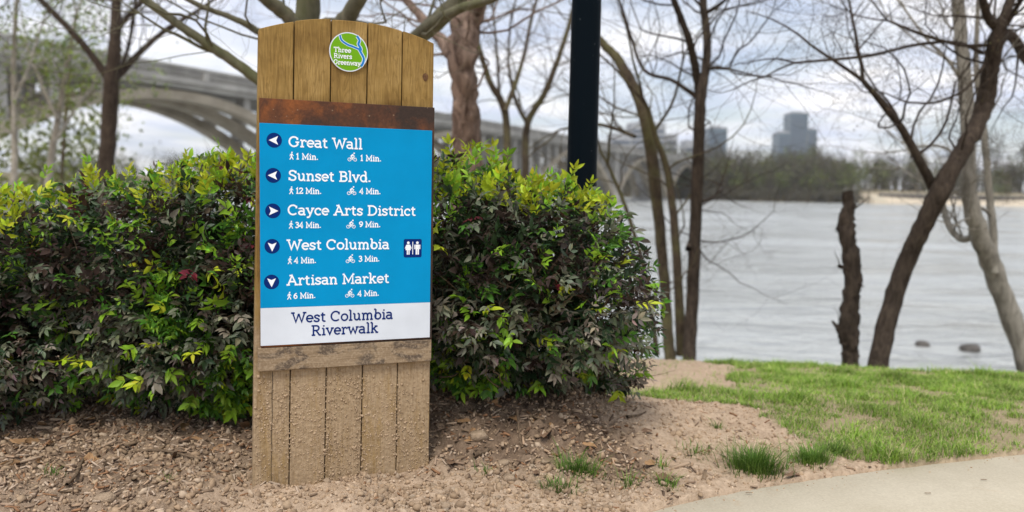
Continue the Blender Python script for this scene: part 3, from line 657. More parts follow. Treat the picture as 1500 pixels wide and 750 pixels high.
def tree(name, label, cat, barkm, limbs, Y, twig=(2.2, 2), nb_=4, group=None, lump=0.06, dY=1.0, leaf=None, rfac=1.0, twig_start=0.15):
    """limbs: lists of (px, py, width_px); the first is the trunk. Each limb heads off to its own depth."""
    first = None; root = None; tw = []; tips = []
    for li, L in enumerate(limbs):
        P = []
        drift = 0 if li == 0 else RNG.choice([-1, 1]) * RNG.uniform(0.3, 1.0) * dY
        for k, (px, py, w) in enumerate(L):
            p = at(px, py, Y + (drift * (k / (len(L) - 1)) if li else 0.15 * dY * math.sin(k * 1.1))); P.append((p, w * px_size(p) / 2 * rfac))
        pts = np.array([p for p, _ in P]); rad = np.array([r for _, r in P])
        if li == 0:
            d = pts[0] - pts[1]; d[2] = min(d[2], -0.3 * np.linalg.norm(d)); d /= np.linalg.norm(d); b0 = pts[0].copy()
            for _ in range(400):
                if b0[2] < ground(b0[0], b0[1]) - 0.12: break
                b0 = b0 + d * 0.05
            while pts[0][2] < ground(pts[0][0], pts[0][1]) and len(pts) > 2 and pts[1][2] < ground(pts[1][0], pts[1][1]): pts = pts[1:]; rad = rad[1:]
            if np.linalg.norm(b0 - pts[0]) > 0.08: pts = np.concatenate([[b0], pts]); rad = np.concatenate([[rad[0] * 1.15], rad])
            root = empty(name, tuple(pts[0])); tag(root, label, cat, group)
        sp = smooth_path(pts, 6); rs = np.interp(np.linspace(0, len(rad) - 1, len(sp)), np.arange(len(rad)), rad)
        jit = RNG.normal(0, 1, sp.shape) * rs[:, None] * 0.05; jit[0] = 0; sp = sp + jit
        V, F = tube(sp - np.array(root.location), rs, 12 if rs.max() > 0.05 else 8, lump=lump)
        link('trunk' if li == 0 else 'limb', mesh_np('trunk', V, F, barkm, True), root)
        n = len(sp)
        if name != 'broken_snag':
            for _ in range(2): grow(sp[-1], sp[-1] - sp[-3] + RNG.normal(0, .25, 3) * np.linalg.norm(sp[-1] - sp[-3]), twig[0] * .8, rs[-1] * .85, 1, tw, 2, kink=.14)
        k0 = int(n * (0.45 if li == 0 else twig_start))
        for _ in range(nb_ if li else nb_ + 1):
            i_ = RNG.integers(min(k0, n - 2), n - 1); t_ = sp[i_ + 1] - sp[i_]; t_ /= np.linalg.norm(t_)
            side = np.cross(t_, RNG.normal(0, 1, 3)); side /= np.linalg.norm(side)
            grow(sp[i_], t_ * RNG.uniform(0.2, 0.8) + side + np.array([0, 0, 0.2]), twig[0] * RNG.uniform(0.5, 1.1), min(rs[i_] * 0.34, 0.0115), 0, tw, twig[1])
    if tw:
        parts = [tube(P - np.array(root.location), r, 4 if r[0] > 0.006 else 3) for P, r in tw]
        V, F = merge(parts); o = link('twigs', mesh_np('twigs', V, F, barkm, True), root); o['kind'] = 'stuff'
    if leaf:
        pts = np.concatenate([P[len(P) // 2:] for P, r in tw]); pts = pts[RNG.integers(0, len(pts), leaf[0])]
        V, F, C = leaf_cloud(pts + RNG.normal(0, leaf[1] * 2, pts.shape), leaf[1], leaf[2])
        o = link('leaves', mesh_np('leaves', V - np.array(root.location), F, M_farleaf, False, C), root); o['kind'] = 'stuff'
    return root

LV = np.array([[0, 0, 0], [0, .40, .03], [0, .75, .0], [0, 1, -.08], [-.5, .36, .10], [-.36, .70, .06], [.5, .36, .10], [.36, .70, .06]])
LF = np.array([[0, 1, 4], [1, 5, 4], [1, 2, 5], [2, 3, 5], [0, 6, 1], [1, 6, 7], [1, 7, 2], [2, 7, 3]])
def unit(a): return a / (np.linalg.norm(a, axis=-1, keepdims=True) + 1e-9)
def leaf_cloud(P, size, cols):
    n = len(P); a = unit(RNG.normal(0, 1, (n, 3))); b_ = unit(np.cross(a, RNG.normal(0, 1, (n, 3)))); s = size * RNG.uniform(.5, 1.3, (n, 1))
    V = np.stack([P - a * s * .5, P + b_ * s * .28, P + a * s * .5, P - b_ * s * .28], 1); F = np.arange(4 * n).reshape(n, 4)
    C = np.array(cols)[RNG.integers(0, len(cols), n)] * RNG.uniform(.7, 1.3, (n, 1))
    return V.reshape(-1, 3), F, np.repeat(C, 4, 0)

# tree with many smooth limbs right behind the sign
tree('spreading_tree', 'smooth grey-green tree behind the sign with limbs fanning out above it', 'tree', B_olive, [
    [(470, 470, 44), (460, 300, 40), (453, 120, 38), (451, 28, 36), (453, -60, 30), (450, -160, 22)],
    [(468, 260, 26), (425, 152, 20), (375, 114, 16), (330, 82, 15), (275, 45, 13), (205, -6, 12), (150, -50, 10)],
    [(458, 130, 20), (420, 72, 15), (375, 44, 11), (340, 26, 9), (292, 8, 8), (245, -18, 6)],
    [(458, 180, 28), (486, 66, 26), (513, 18, 25), (540, -30, 22), (570, -120, 14)],
    [(462, 240, 30), (555, 112, 26), (612, 56, 25), (650, 22, 26), (690, -26, 22), (740, -90, 14)],
    [(575, 92, 20), (622, 42, 16), (672, 14, 14), (722, -2, 12), (780, -30, 8)],
    [(456, 80, 24), (425, 28, 22), (384, -8, 20), (330, -60, 14)],
    [(325, 78, 6), (300, 72, 5), (262, 52, 5), (242, 44, 4), (205, 20, 3)]], 5.4, (1.5, 2), 3, dY=0.7, lump=0.03)
tree('shaggy_birch', 'tree with thick shaggy reddish-brown bark just right of the sign', 'tree', B_birch, [
    [(690, 420, 54), (686, 300, 50), (684, 215, 46), (681, 140, 43), (676, 80, 46), (684, 30, 46), (690, -30, 40), (700, -120, 30)],
    [(678, 110, 26), (655, 70, 20), (622, 30, 16), (590, -5, 12), (560, -50, 9)],
    [(685, 60, 24), (700, 20, 24), (712, -30, 20), (730, -100, 12)]], 7.2, (2.0, 2), 4, lump=0.18, rfac=0.88)
tree('forked_tree', 'dark upright tree standing before the bridge at the left', 'tree', B_dark, [
    [(150, 420, 30), (154, 300, 26), (157, 225, 22), (163, 130, 22), (168, 60, 17), (171, 0, 14), (174, -80, 10)],
    [(161, 118, 12), (132, 78, 10), (97, 38, 9), (62, 2, 8), (30, -30, 6)], [(164, 122, 11), (198, 84, 9), (240, 46, 7), (292, 14, 5), (340, -20, 4)],
    [(168, 48, 9), (196, 14, 7), (226, -12, 6)], [(168, 130, 6), (190, 60, 5), (200, -10, 4)]], 12.5, (2.6, 2), 5)
BUDS = [(0.12, 0.075, 0.045), (0.16, 0.15, 0.06), (0.10, 0.06, 0.045)]
GREENS = [(0.20, 0.28, 0.05), (0.26, 0.33, 0.07), (0.12, 0.18, 0.05)]
tree('sapling', 'pale slender sapling with young leaves at the far left edge', 'tree', B_pale, [[(18, 330, 10), (22, 200, 9), (20, 90, 7), (26, -20, 5)], [(21, 150, 5), (45, 90, 4), (60, 40, 3)]], 16, (2.0, 2), 6, leaf=(2400, .085, GREENS))
tree('sapling', 'pale leaning sapling between the far left edge and the dark tree', 'tree', B_pale, [[(66, 330, 11), (74, 240, 10), (86, 170, 9), (97, 105, 7), (112, 20, 5)], [(84, 175, 6), (60, 120, 5), (40, 70, 3)], [(80, 210, 5), (110, 160, 4), (135, 128, 3)]], 17, (2.2, 2), 6, leaf=(1500, .085, GREENS))
tree('slender_tree', 'slender bare tree splitting low in a V beside the shaggy trunk', 'tree', B_brown, [
    [(745, 330, 13), (743, 240, 11), (740, 165, 11), (717, 118, 9), (700, 62, 7), (692, 8, 6), (686, -50, 4)], [(740, 163, 8), (765, 92, 6), (780, 20, 5), (800, -40, 3)], [(732, 145, 5), (728, 80, 4), (722, 10, 3)]], 12, (2.2, 2), 6)
tree('slender_tree', 'slender bare tree leaning towards the black post from its left', 'tree', B_brown, [
    [(768, 330, 13), (770, 240, 11), (773, 180, 10), (800, 132, 9), (826, 62, 7), (842, 0, 6), (850, -50, 4)], [(772, 180, 7), (755, 146, 6), (745, 90, 4), (748, 30, 3)]], 13, (2.0, 2), 6)
tree('leaning_tree', 'brown bank tree leaning left over the right shrub with a curving trunk', 'tree', B_brown, [
    [(982, 535, 17), (977, 470, 16), (970, 374, 16), (958, 250, 18), (946, 180, 17), (930, 132, 16), (906, 88, 14), (880, 60, 11), (856, 20, 8), (845, -40, 6)],
    [(998, 520, 15), (992, 386, 13), (980, 262, 11), (962, 205, 8), (950, 160, 6)], [(962, 520, 9), (952, 440, 8), (940, 380, 7), (915, 300, 6), (890, 240, 5)],
    [(930, 200, 6), (905, 190, 6), (870, 182, 5), (820, 190, 3)], [(950, 205, 5), (985, 150, 4), (1000, 90, 3)]], 8.6, (1.6, 2), 6, leaf=(1600, .016, BUDS))
tree('fork_topped_tree', 'straight slim bank tree forking into two dark stems above head height', 'tree', B_dark, [
    [(1008, 535, 20), (1012, 470, 19), (1017, 374, 18), (1022, 250, 17), (1026, 150, 16), (1033, 105, 13), (1036, 60, 12), (1030, 0, 11), (1026, -60, 8)],
    [(1024, 135, 13), (1018, 95, 12), (1008, 55, 11), (990, 8, 9), (972, -40, 7)], [(1022, 143, 8), (985, 118, 6), (945, 104, 5), (926, 60, 5), (905, -5, 4)],
    [(1034, 100, 5), (1055, 100, 5), (1068, 101, 4)], [(1068, 101, 3), (1080, 75, 3), (1100, 60, 2.5), (1130, 20, 2)], [(1008, 365, 9), (1016, 340, 8), (1022, 300, 7)], [(1036, 18, 6), (1060, 2, 5), (1085, -25, 4)]], 8.2, (1.7, 2), 6, leaf=(1800, .016, BUDS))
tree('broken_snag', 'dead broken-off tree stump standing alone before the river', 'snag', B_dark, [
    [(1246, 548, 25), (1245, 510, 24), (1243, 484, 31), (1246, 440, 23), (1250, 405, 25), (1244, 360, 22), (1239, 335, 25), (1243, 305, 19), (1241, 280, 15)], [(1240, 488, 8), (1226, 478, 6), (1219, 470, 3)], [(1237, 392, 7), (1229, 390, 5)]], 7.4, (0.3, 0), 2, lump=0.16, dY=0.15)
tree('crooked_tree', 'dark crooked tree leaning right across the river view', 'tree', B_dark, [
    [(1283, 548, 30), (1300, 470, 27), (1325, 390, 26), (1350, 335, 26), (1378, 278, 30), (1402, 235, 25), (1432, 182, 24), (1443, 150, 26), (1449, 110, 24), (1460, 60, 22), (1472, 20, 15), (1492, -30, 11)],
    [(1373, 286, 17), (1350, 242, 13), (1325, 195, 11), (1298, 158, 11), (1264, 118, 7)], [(1460, 62, 15), (1480, 52, 15), (1505, 88, 14), (1540, 130, 10)],
    [(1462, 44, 14), (1446, 22, 13), (1436, -20, 10)], [(1446, 66, 6), (1405, 66, 5), (1350, 50, 5), (1300, 30, 3)], [(1440, 78, 6), (1400, 62, 5), (1340, 66, 5), (1270, 82, 5), (1165, 92, 4)],
    [(1466, 50, 8), (1490, 10, 7), (1510, -30, 5)], [(1335, 230, 5), (1360, 215, 4), (1385, 180, 4), (1400, 120, 3)], [(1445, 90, 5), (1415, 130, 4), (1370, 150, 4), (1330, 150, 3)]], 7.0, (1.4, 3), 5, dY=0.8, leaf=(2600, .015, BUDS))
tree('pale_trunk_tree', 'pale grey-barked tree leaning in from the right edge of the bank', 'tree', B_pale, [
    [(1530, 590, 34), (1492, 495, 29), (1458, 405, 28), (1437, 348, 27), (1420, 288, 22), (1418, 200, 20), (1412, 100, 19), (1403, 0, 17), (1398, -70, 12)],
    [(1458, 400, 12), (1454, 330, 11), (1446, 250, 10), (1440, 180, 9), (1430, 100, 8), (1432, 20, 6)], [(1432, 344, 10), (1408, 350, 10), (1389, 328, 9), (1380, 292, 8), (1377, 268, 5)],
    [(1415, 130, 6), (1390, 90, 5), (1360, 60, 4), (1330, 20, 3)], [(1416, 240, 5), (1380, 215, 4), (1340, 215, 3)]], 7.6, (1.4, 2), 5, dY=0.8, leaf=(1400, .015, BUDS))

# ------------------------------------------------------------------ shrubs
YOUNG = (0.45, 0.53, 0.03); LIME = (0.26, 0.46, 0.035); GREEN = (0.085, 0.21, 0.025); DARKG = (0.028, 0.055, 0.020); PURP = (0.062, 0.044, 0.036); DUST = (0.33, 0.29, 0.225); DUSTG = (0.19, 0.21, 0.135); RED = (0.20, 0.035, 0.05); BROWN = (0.055, 0.035, 0.024)  # dark leaf tones deepened so the hedge's shade contrast sits in the colour
PAL = np.array([YOUNG, LIME, GREEN, DARKG, PURP, DUST, DUSTG, RED, BROWN])
def leaf_mats(P, A_, Nn, L, W):
    """base points, axes, normals, lengths, widths -> vertices"""
    Nn = unit(Nn - A_ * (Nn * A_).sum(1, keepdims=True)); S = np.cross(A_, Nn)
    return P[:, None] + LV[None, :, 0:1] * (W[:, None] * S)[:, None] + LV[None, :, 1:2] * (L[:, None] * A_)[:, None] + LV[None, :, 2:3] * (L[:, None] * Nn)[:, None]
LEAFMESH = {}
def leaf_mesh(ci):
    if ci not in LEAFMESH:
        V = LV.copy(); V[:, 0] *= 0.40; LEAFMESH[ci] = mesh_np('leaf', V, LF, M_leaf, True, np.tile(PAL[ci], (8, 1)))
    return LEAFMESH[ci]
def shrub(name, label, cx, cy, rx, ry, h, nspr, seed, top_young=0.8, lean=0.0, under=0.30, slope=0.0, e=2.7, group='shrubs of the hedge'):
    global RNG
    keep = RNG; RNG = np.random.default_rng(seed)
    z0 = float(ground(cx, cy)); root = empty(name, (cx, cy, z0)); tag(root, label, 'shrub', group)
    # points of the leafy shell, deeper ones rarer
    n = nspr; D = unit(RNG.normal(0, 1, (n, 3)) * np.array([1, 1, 1.0])); D[:, 1] = np.where(RNG.random(n) < 0.72, -np.abs(D[:, 1]), D[:, 1])
    rz = h * 0.52
    rr = 1 / ((np.abs(D[:, 0] / rx) ** e + np.abs(D[:, 1] / ry) ** e + np.abs(D[:, 2] / rz) ** e) ** (1 / e))
    lump = 1 + 0.60 * (fbm(D[:, 0] * 3.4 + seed, D[:, 2] * 3.4 + D[:, 1] * 2.0, seed, 3) - 0.5)
    dep = np.minimum(RNG.exponential(0.075, n), 0.34)
    P = D * (rr * lump - dep)[:, None]; z = P[:, 2] + h * 0.5
    low = z < 0.05; z = np.where(low, 0.05 + 0.25 * RNG.random(n), z)
    P[:, 0] += lean * (z / h - 0.35)
    # underside: set back near the ground
    inset = 1 - under * (1 - sstep(0.0, 0.5 * h, z)); P[:, 0] *= inset; P[:, 1] *= inset
    hz = z / h
    z = z * (1 - slope * np.clip(P[:, 0] / rx, -1, 1))
    surf = np.clip(1 - dep / 0.12, 0, 1)
    out = unit(D * np.array([1, 1, 0.7]) + np.array([0, 0, 0.35]))
    pn = fbm(P[:, 0] * 3.0 + 7, z * 3.0 + P[:, 1], seed + 3, 3); pn2 = fbm(P[:, 0] * 5.0, z * 5.0 + P[:, 1] + 11, seed + 5, 2)
    u = RNG.random(n); ci = np.full(n, 3)
    top = (hz > 0.90 + 0.12 * (RNG.random(n) - .5)) & (D[:, 2] > 0.38)
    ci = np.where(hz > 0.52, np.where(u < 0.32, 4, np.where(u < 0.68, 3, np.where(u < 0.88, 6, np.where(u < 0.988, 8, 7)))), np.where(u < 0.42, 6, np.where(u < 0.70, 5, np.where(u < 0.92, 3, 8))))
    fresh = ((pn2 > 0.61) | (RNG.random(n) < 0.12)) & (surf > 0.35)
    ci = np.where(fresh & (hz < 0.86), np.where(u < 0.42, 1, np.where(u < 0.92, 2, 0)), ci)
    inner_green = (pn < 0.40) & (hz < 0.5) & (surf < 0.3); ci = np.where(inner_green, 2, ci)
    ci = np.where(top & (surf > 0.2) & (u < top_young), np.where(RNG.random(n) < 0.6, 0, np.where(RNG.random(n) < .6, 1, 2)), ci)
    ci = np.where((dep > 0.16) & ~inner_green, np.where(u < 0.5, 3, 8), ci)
    young = (ci < 2)
    shoot = (RNG.random(n) < 0.035) & (surf > 0.3) & (D[:, 1] < 0.3); ci = np.where(shoot, np.where(u < .35, 0, np.where(u < .8, 1, 2)), ci); young = young | shoot
    P = P + unit(D) * np.where(shoot, RNG.uniform(.02, .085, n), 0)[:, None]; z = z + np.where(shoot, D[:, 2] * .05, 0)
    Pw = P.copy(); Pw[:, 2] = z
    # each spray: a stalk with 3 pairs of leaflets and one at the tip
    AX = unit(out + RNG.normal(0, 0.45, (n, 3)) + np.where(young & top, 1.0, 0.0)[:, None] * np.array([0, 0, 1.1]) + np.where(hz < 0.5, -0.35, 0.0)[:, None] * np.array([0, 0, 1]))
    Pw = Pw + np.where(young & top, RNG.random(n) * 0.05, 0)[:, None] * np.array([0, 0, 1])
    Lr = np.where(young, RNG.uniform(.035, .07, n), RNG.uniform(.05, .085, n))
    NR = unit(out * 0.8 + np.array([0, -0.25, 0.55]) + RNG.normal(0, 0.35, (n, 3))); SD = unit(np.cross(AX, NR)); NR = np.cross(SD, AX)
    lb, la, ln_, ll, lw, lc, ls = [], [], [], [], [], [], []
    sizes = np.where(shoot, RNG.uniform(.034, .046, n), np.where(young, RNG.uniform(.024, .042, n), RNG.uniform(.024, .042, n)))
    for pr, s_ in ((0.25, 0), (0.6, 0), (0.92, 0), (1.0, 1)):
        for sg in ((-1, 1) if not s_ else (0,)):
            ax = unit(AX * (0.75 if sg else 1.0) + SD * sg * RNG.uniform(.6, 1.1, (n, 1)) + RNG.normal(0, .22, (n, 3)) + np.array([0, 0, -0.18]) * (~(young & top))[:, None])
            lb.append(Pw + AX * (Lr * pr)[:, None]); la.append(ax); ln_.append(NR + RNG.normal(0, .28, (n, 3)))
            L_ = sizes * RNG.uniform(.55, 1.25, n); ll.append(L_); lw.append(L_ * RNG.uniform(.26, .50, n)); lc.append(ci); ls.append(surf)
    LB = np.concatenate(lb); LA = np.concatenate(la); LN = np.concatenate(ln_); LL = np.concatenate(ll); LW = np.concatenate(lw); LC = np.concatenate(lc); LS = np.concatenate(ls)
    hide = LB[:, 2] < 0.02; LB, LA, LN, LL, LW, LC, LS = [q[~hide] for q in (LB, LA, LN, LL, LW, LC, LS)]
    # the 300 leaves nearest to the viewer's side become parts of their own
    score = -(LB[:, 1] + cy) + 0.25 * LS + 3.0 * (LL - 0.04) + RNG.random(len(LB)) * 0.25
    idx = np.argsort(-score)[:300]; m_ = np.ones(len(LB), bool); m_[idx] = False
    for i_ in idx:
        a = LA[i_]; nn = LN[i_] - a * (LN[i_] @ a); nn /= np.linalg.norm(nn); s_ = np.cross(a, nn); L_ = LL[i_]; w_ = LW[i_] / 0.40
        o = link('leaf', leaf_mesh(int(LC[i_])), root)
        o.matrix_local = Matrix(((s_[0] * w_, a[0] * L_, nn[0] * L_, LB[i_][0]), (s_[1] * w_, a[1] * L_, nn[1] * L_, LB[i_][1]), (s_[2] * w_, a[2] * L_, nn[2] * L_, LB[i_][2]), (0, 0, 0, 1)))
    # heart of the shrub: close-set old leaves, coloured dark to deepen the inner shade
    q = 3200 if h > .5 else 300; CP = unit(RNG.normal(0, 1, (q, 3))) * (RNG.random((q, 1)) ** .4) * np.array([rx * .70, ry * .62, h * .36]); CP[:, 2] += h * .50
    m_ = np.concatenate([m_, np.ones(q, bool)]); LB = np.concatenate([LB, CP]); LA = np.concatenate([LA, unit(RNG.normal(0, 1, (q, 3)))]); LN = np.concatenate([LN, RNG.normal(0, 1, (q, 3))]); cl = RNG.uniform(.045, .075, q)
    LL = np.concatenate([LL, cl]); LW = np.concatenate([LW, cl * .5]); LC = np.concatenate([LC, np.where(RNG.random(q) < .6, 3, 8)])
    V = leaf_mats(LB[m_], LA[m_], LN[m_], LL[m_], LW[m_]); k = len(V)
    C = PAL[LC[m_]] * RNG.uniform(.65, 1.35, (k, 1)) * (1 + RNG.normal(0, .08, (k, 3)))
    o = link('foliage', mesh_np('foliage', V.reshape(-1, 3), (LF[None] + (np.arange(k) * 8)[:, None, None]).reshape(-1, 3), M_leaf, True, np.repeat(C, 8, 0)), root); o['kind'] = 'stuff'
    # stems
    for k in range(13):
        a = RNG.uniform(0, 2 * math.pi); q = RNG.uniform(.05, .55); b0 = np.array([q * rx * 0.7 * math.cos(a), q * ry * 0.6 * math.sin(a), 0.0])
        b0[2] = float(ground(cx + b0[0], cy + b0[1])) - z0 - 0.05
        tip = np.array([rx * .85 * math.cos(a + RNG.normal(0, .4)) * RNG.uniform(.3, 1), ry * .85 * math.sin(a) * RNG.uniform(.3, 1) - 0.04, h * RNG.uniform(.6, .92)])
        mid = lerp(b0, tip, .5) + RNG.normal(0, .05, 3); sp = smooth_path([b0, mid, tip], 7)
        V, F = tube(sp, np.linspace(RNG.uniform(.007, .013), .003, len(sp)), 6, lump=.08); link('stem', mesh_np('stem', V, F, B_stem, True), root)
    tw = []
    for k in range(90):
        a = RNG.uniform(0, 2 * math.pi); b0 = np.array([rx * .6 * math.cos(a) * RNG.random(), -ry * .75 * RNG.random(), RNG.uniform(.08, .6) * h])
        grow(b0, np.array([RNG.normal(0, .8), -0.6 + RNG.normal(0, .5), .5]), RNG.uniform(.12, .3), RNG.uniform(.0018, .0045), 1, tw, 1, kink=.15)
    V, F = merge([tube(P_, r_, 4) for P_, r_ in tw]); o = link('twigs', mesh_np('twigs', V, F, B_stem, True), root); o['kind'] = 'stuff'
    RNG = keep
    return root
shrub('leafy_shrub', 'leafy shrub right of the sign with the black post rising behind it', -0.07, 3.14, 0.60, 0.50, 0.735, 4000, 3, 0.62, 0.0, 0.42, slope=0.15, e=2.4)
shrub('leafy_shrub', 'leafy shrub whose right side tucks behind the sign', -1.16, 3.16, 0.58, 0.47, 0.86, 4000, 5, 0.62, slope=-0.04)
shrub('leafy_shrub', 'leafy shrub cut off by the left edge, lower than its neighbour', -2.02, 3.12, 0.60, 0.50, 0.755, 3500, 8, 0.55)
shrub('low_shrub', 'small low sprawling shrub at the right foot of the hedge', 0.31, 3.30, 0.20, 0.20, 0.32, 420, 13, 0.4, group='small shrubs')

# ------------------------------------------------------------------ black post
pp = at(852, 262, 3.78); gzp = float(ground(pp[0], pp[1]))
post = empty('lamp_post', (pp[0], pp[1], gzp)); tag(post, 'glossy black metal lamp post rising behind the right shrub', 'post')
def lathe(prof, n=24, flute=0.0):
    V = []; F = []
    for r, z in prof: V += [(r * (1 + flute * (k % 2)) * math.cos(2 * math.pi * k / n), r * (1 + flute * (k % 2)) * math.sin(2 * math.pi * k / n), z) for k in range(n)]
    for j in range(len(prof) - 1): F += [(j * n + k, j * n + (k + 1) % n, (j + 1) * n + (k + 1) % n, (j + 1) * n + k) for k in range(n)]
    return V, F
V, F = lathe([(0.0712, 0.40), (0.060, 3.9)], 32); link('shaft', mesh('shaft', V, F, M_black, True), post)
V, F = lathe([(0.115, -0.05), (0.115, 0.03), (0.108, 0.045), (0.095, 0.06), (0.088, 0.09), (0.082, 0.30), (0.085, 0.34), (0.080, 0.37), (0.075, 0.40), (0.0, 0.405)], 32); link('base', mesh('base', V, F, M_black, True), post)
V, F = lathe([(0.060, 3.9), (0.085, 3.92), (0.085, 3.96), (0.05, 4.0), (0.16, 4.08), (0.20, 4.45), (0.22, 4.46), (0.10, 4.65), (0.03, 4.72), (0.0, 4.80)], 32); link('lantern', mesh('lantern', V, F, M_black, True), post)

# ------------------------------------------------------------------ ground litter
def gz_at(x, y):
    x = np.asarray(x, float); y = np.asarray(y, float)
    r = relief(x, y)
    return ground(x, y) + r * (1 - 0.75 * lawn_mask(x, y)) * (0.75 + 0.6 * mulch_mask(x, y))
def scatter(n, wfun, x0=-2.3, x1=1.6, y0=1.6, y1=3.6):
    x = RNG.uniform(x0, x1, n * 6); y = RNG.uniform(y0, y1, n * 6)
    w = wfun(x, y) * (~inpoly(x, y, PATH)); k = np.where(RNG.random(n * 6) < w)[0][:n]
    return x[k], y[k]
def rotmats(n, tilt=0.35):
    a = RNG.uniform(0, 2 * math.pi, n); tx = RNG.normal(0, tilt, n); ty = RNG.normal(0, tilt, n)
    ca, sa = np.cos(a), np.sin(a); Z = np.zeros(n); O = np.ones(n)
    Rz = np.stack([np.stack([ca, -sa, Z], 1), np.stack([sa, ca, Z], 1), np.stack([Z, Z, O], 1)], 1)
    Rx = np.stack([np.stack([O, Z, Z], 1), np.stack([Z, np.cos(tx), -np.sin(tx)], 1), np.stack([Z, np.sin(tx), np.cos(tx)], 1)], 1)
    Ry = np.stack([np.stack([np.cos(ty), Z, np.sin(ty)], 1), np.stack([Z, O, Z], 1), np.stack([-np.sin(ty), Z, np.cos(ty)], 1)], 1)
    return Rz @ Rx @ Ry
SOILC = 0.92 * np.array([(0.42, 0.305, 0.20), (0.36, 0.255, 0.165), (0.48, 0.37, 0.265), (0.33, 0.235, 0.155), (0.40, 0.285, 0.185)])
MULC = np.array([(0.20, 0.14, 0.095), (0.30, 0.215, 0.15), (0.12, 0.08, 0.055), (0.40, 0.31, 0.23), (0.36, 0.25, 0.165), (0.24, 0.13, 0.07)])
def stuff_inst(name, label, cat, TV, TF, x, y, scl, cols, tilt, lift=0.3, jit=0.0):
    n = len(x); R_ = rotmats(n, tilt); z = gz_at(x, y) + scl[:, 2] * lift
    L_ = TV[None] * scl[:, None]
    if jit: L_ = L_ * RNG.uniform(1 - jit, 1 + jit, (n, len(TV), 1))
    V = np.einsum('nij,nkj->nki', R_, L_) + np.stack([x, y, z], 1)[:, None]
    C = cols[RNG.integers(0, len(cols), n)] * RNG.uniform(.82, 1.15, (n, 1))
    me = mesh_np(name, V.reshape(-1, 3), (TF[None] + (np.arange(n) * len(TV))[:, None, None]).reshape(-1, TF.shape[1]), M_chip, False, np.repeat(C, len(TV), 0))
    return tag(link(name, me), label, cat, kind='stuff')
soilw = lambda x, y: (1 - 0.5 * mulch_mask(x, y)) * (1 - 0.93 * (lawn_mask(x, y) > 0.5)) * (0.35 + 0.65 * fbm(x * 6, y * 6, 51)) * np.where(x > 0.5, 0.45, 1)
x, y = scatter(17000, soilw); s = (0.0018 + 0.011 * RNG.beta(1.0, 5.0, len(x)))[:, None] * RNG.uniform(.7, 1.3, (len(x), 3)) * np.array([1, 1, .75])
stuff_inst('soil_crumbs', 'pale crumbs of dry soil strewn over the bed', 'soil', IV1, IF1, x, y, s, SOILC, .8, .35, .25)
cw = lambda x, y: (1 - 0.45 * mulch_mask(x, y)) * (1 - 0.97 * (lawn_mask(x, y) > 0.5)) * np.where(x > 0.35, 0.12, 1) * np.clip(2.2 * (fbm(x * 4, y * 4, 57) - .28), 0, 1)
x, y = scatter(3600, cw, -2.0, 1.0, 1.75, 2.95); s = (0.004 + 0.016 * RNG.beta(1.2, 4.0, len(x)))[:, None] * RNG.uniform(.7, 1.3, (len(x), 3)) * np.array([1.1, 1, .7])
stuff_inst('soil_lumps', 'broken lumps of pale dry soil heaped round the sign foot', 'soil', IV1, IF1, x, y, s, SOILC, .8, .02, .38)
k_ = RNG.integers(0, len(sm), 900); off_ = np.abs(RNG.normal(0, .045, 900)); x = sm[k_, 0] + .25 * off_; y = sm[k_, 1] - off_ - .004; s = (0.0012 + 0.004 * RNG.beta(1, 5, 900))[:, None] * RNG.uniform(.7, 1.3, (900, 3))
o = stuff_inst('spilled_soil', 'crumbs of soil spilled on to the edge of the concrete path', 'soil', IV1, IF1, x, y, s, SOILC, .8, .2, .3)
co_ = np.empty(len(o.data.vertices) * 3, np.float32); o.data.vertices.foreach_get('co', co_); co_ = co_.reshape(-1, 3); kk = np.repeat(np.arange(900), len(IV1))
co_[:, 2] += (path_z(sm[k_, 0], sm[k_, 1]) - gz_at(x, y))[kk]; o.data.vertices.foreach_set('co', co_.ravel())
CHV = np.array([[-1, -.5, -1], [1, -.35, -1], [1.1, .4, -1], [-.85, .5, -1], [-.95, -.4, 1], [.9, -.3, 1], [1.0, .3, 1], [-.8, .45, 1]], float)
mulw = lambda x, y: np.clip(mulch_mask(x, y) * 1.1 + 0.06, 0, 1) * (1 - 0.95 * (lawn_mask(x, y) > 0.5))
x, y = scatter(12000, mulw); s = np.stack([RNG.uniform(.004, .020, len(x)), RNG.uniform(.0025, .008, len(x)), RNG.uniform(.0008, .0030, len(x))], 1)
stuff_inst('mulch', 'shredded brown wood mulch covering the planting bed', 'mulch', CHV, BOXF, x, y, s, MULC, .42, 1.3)
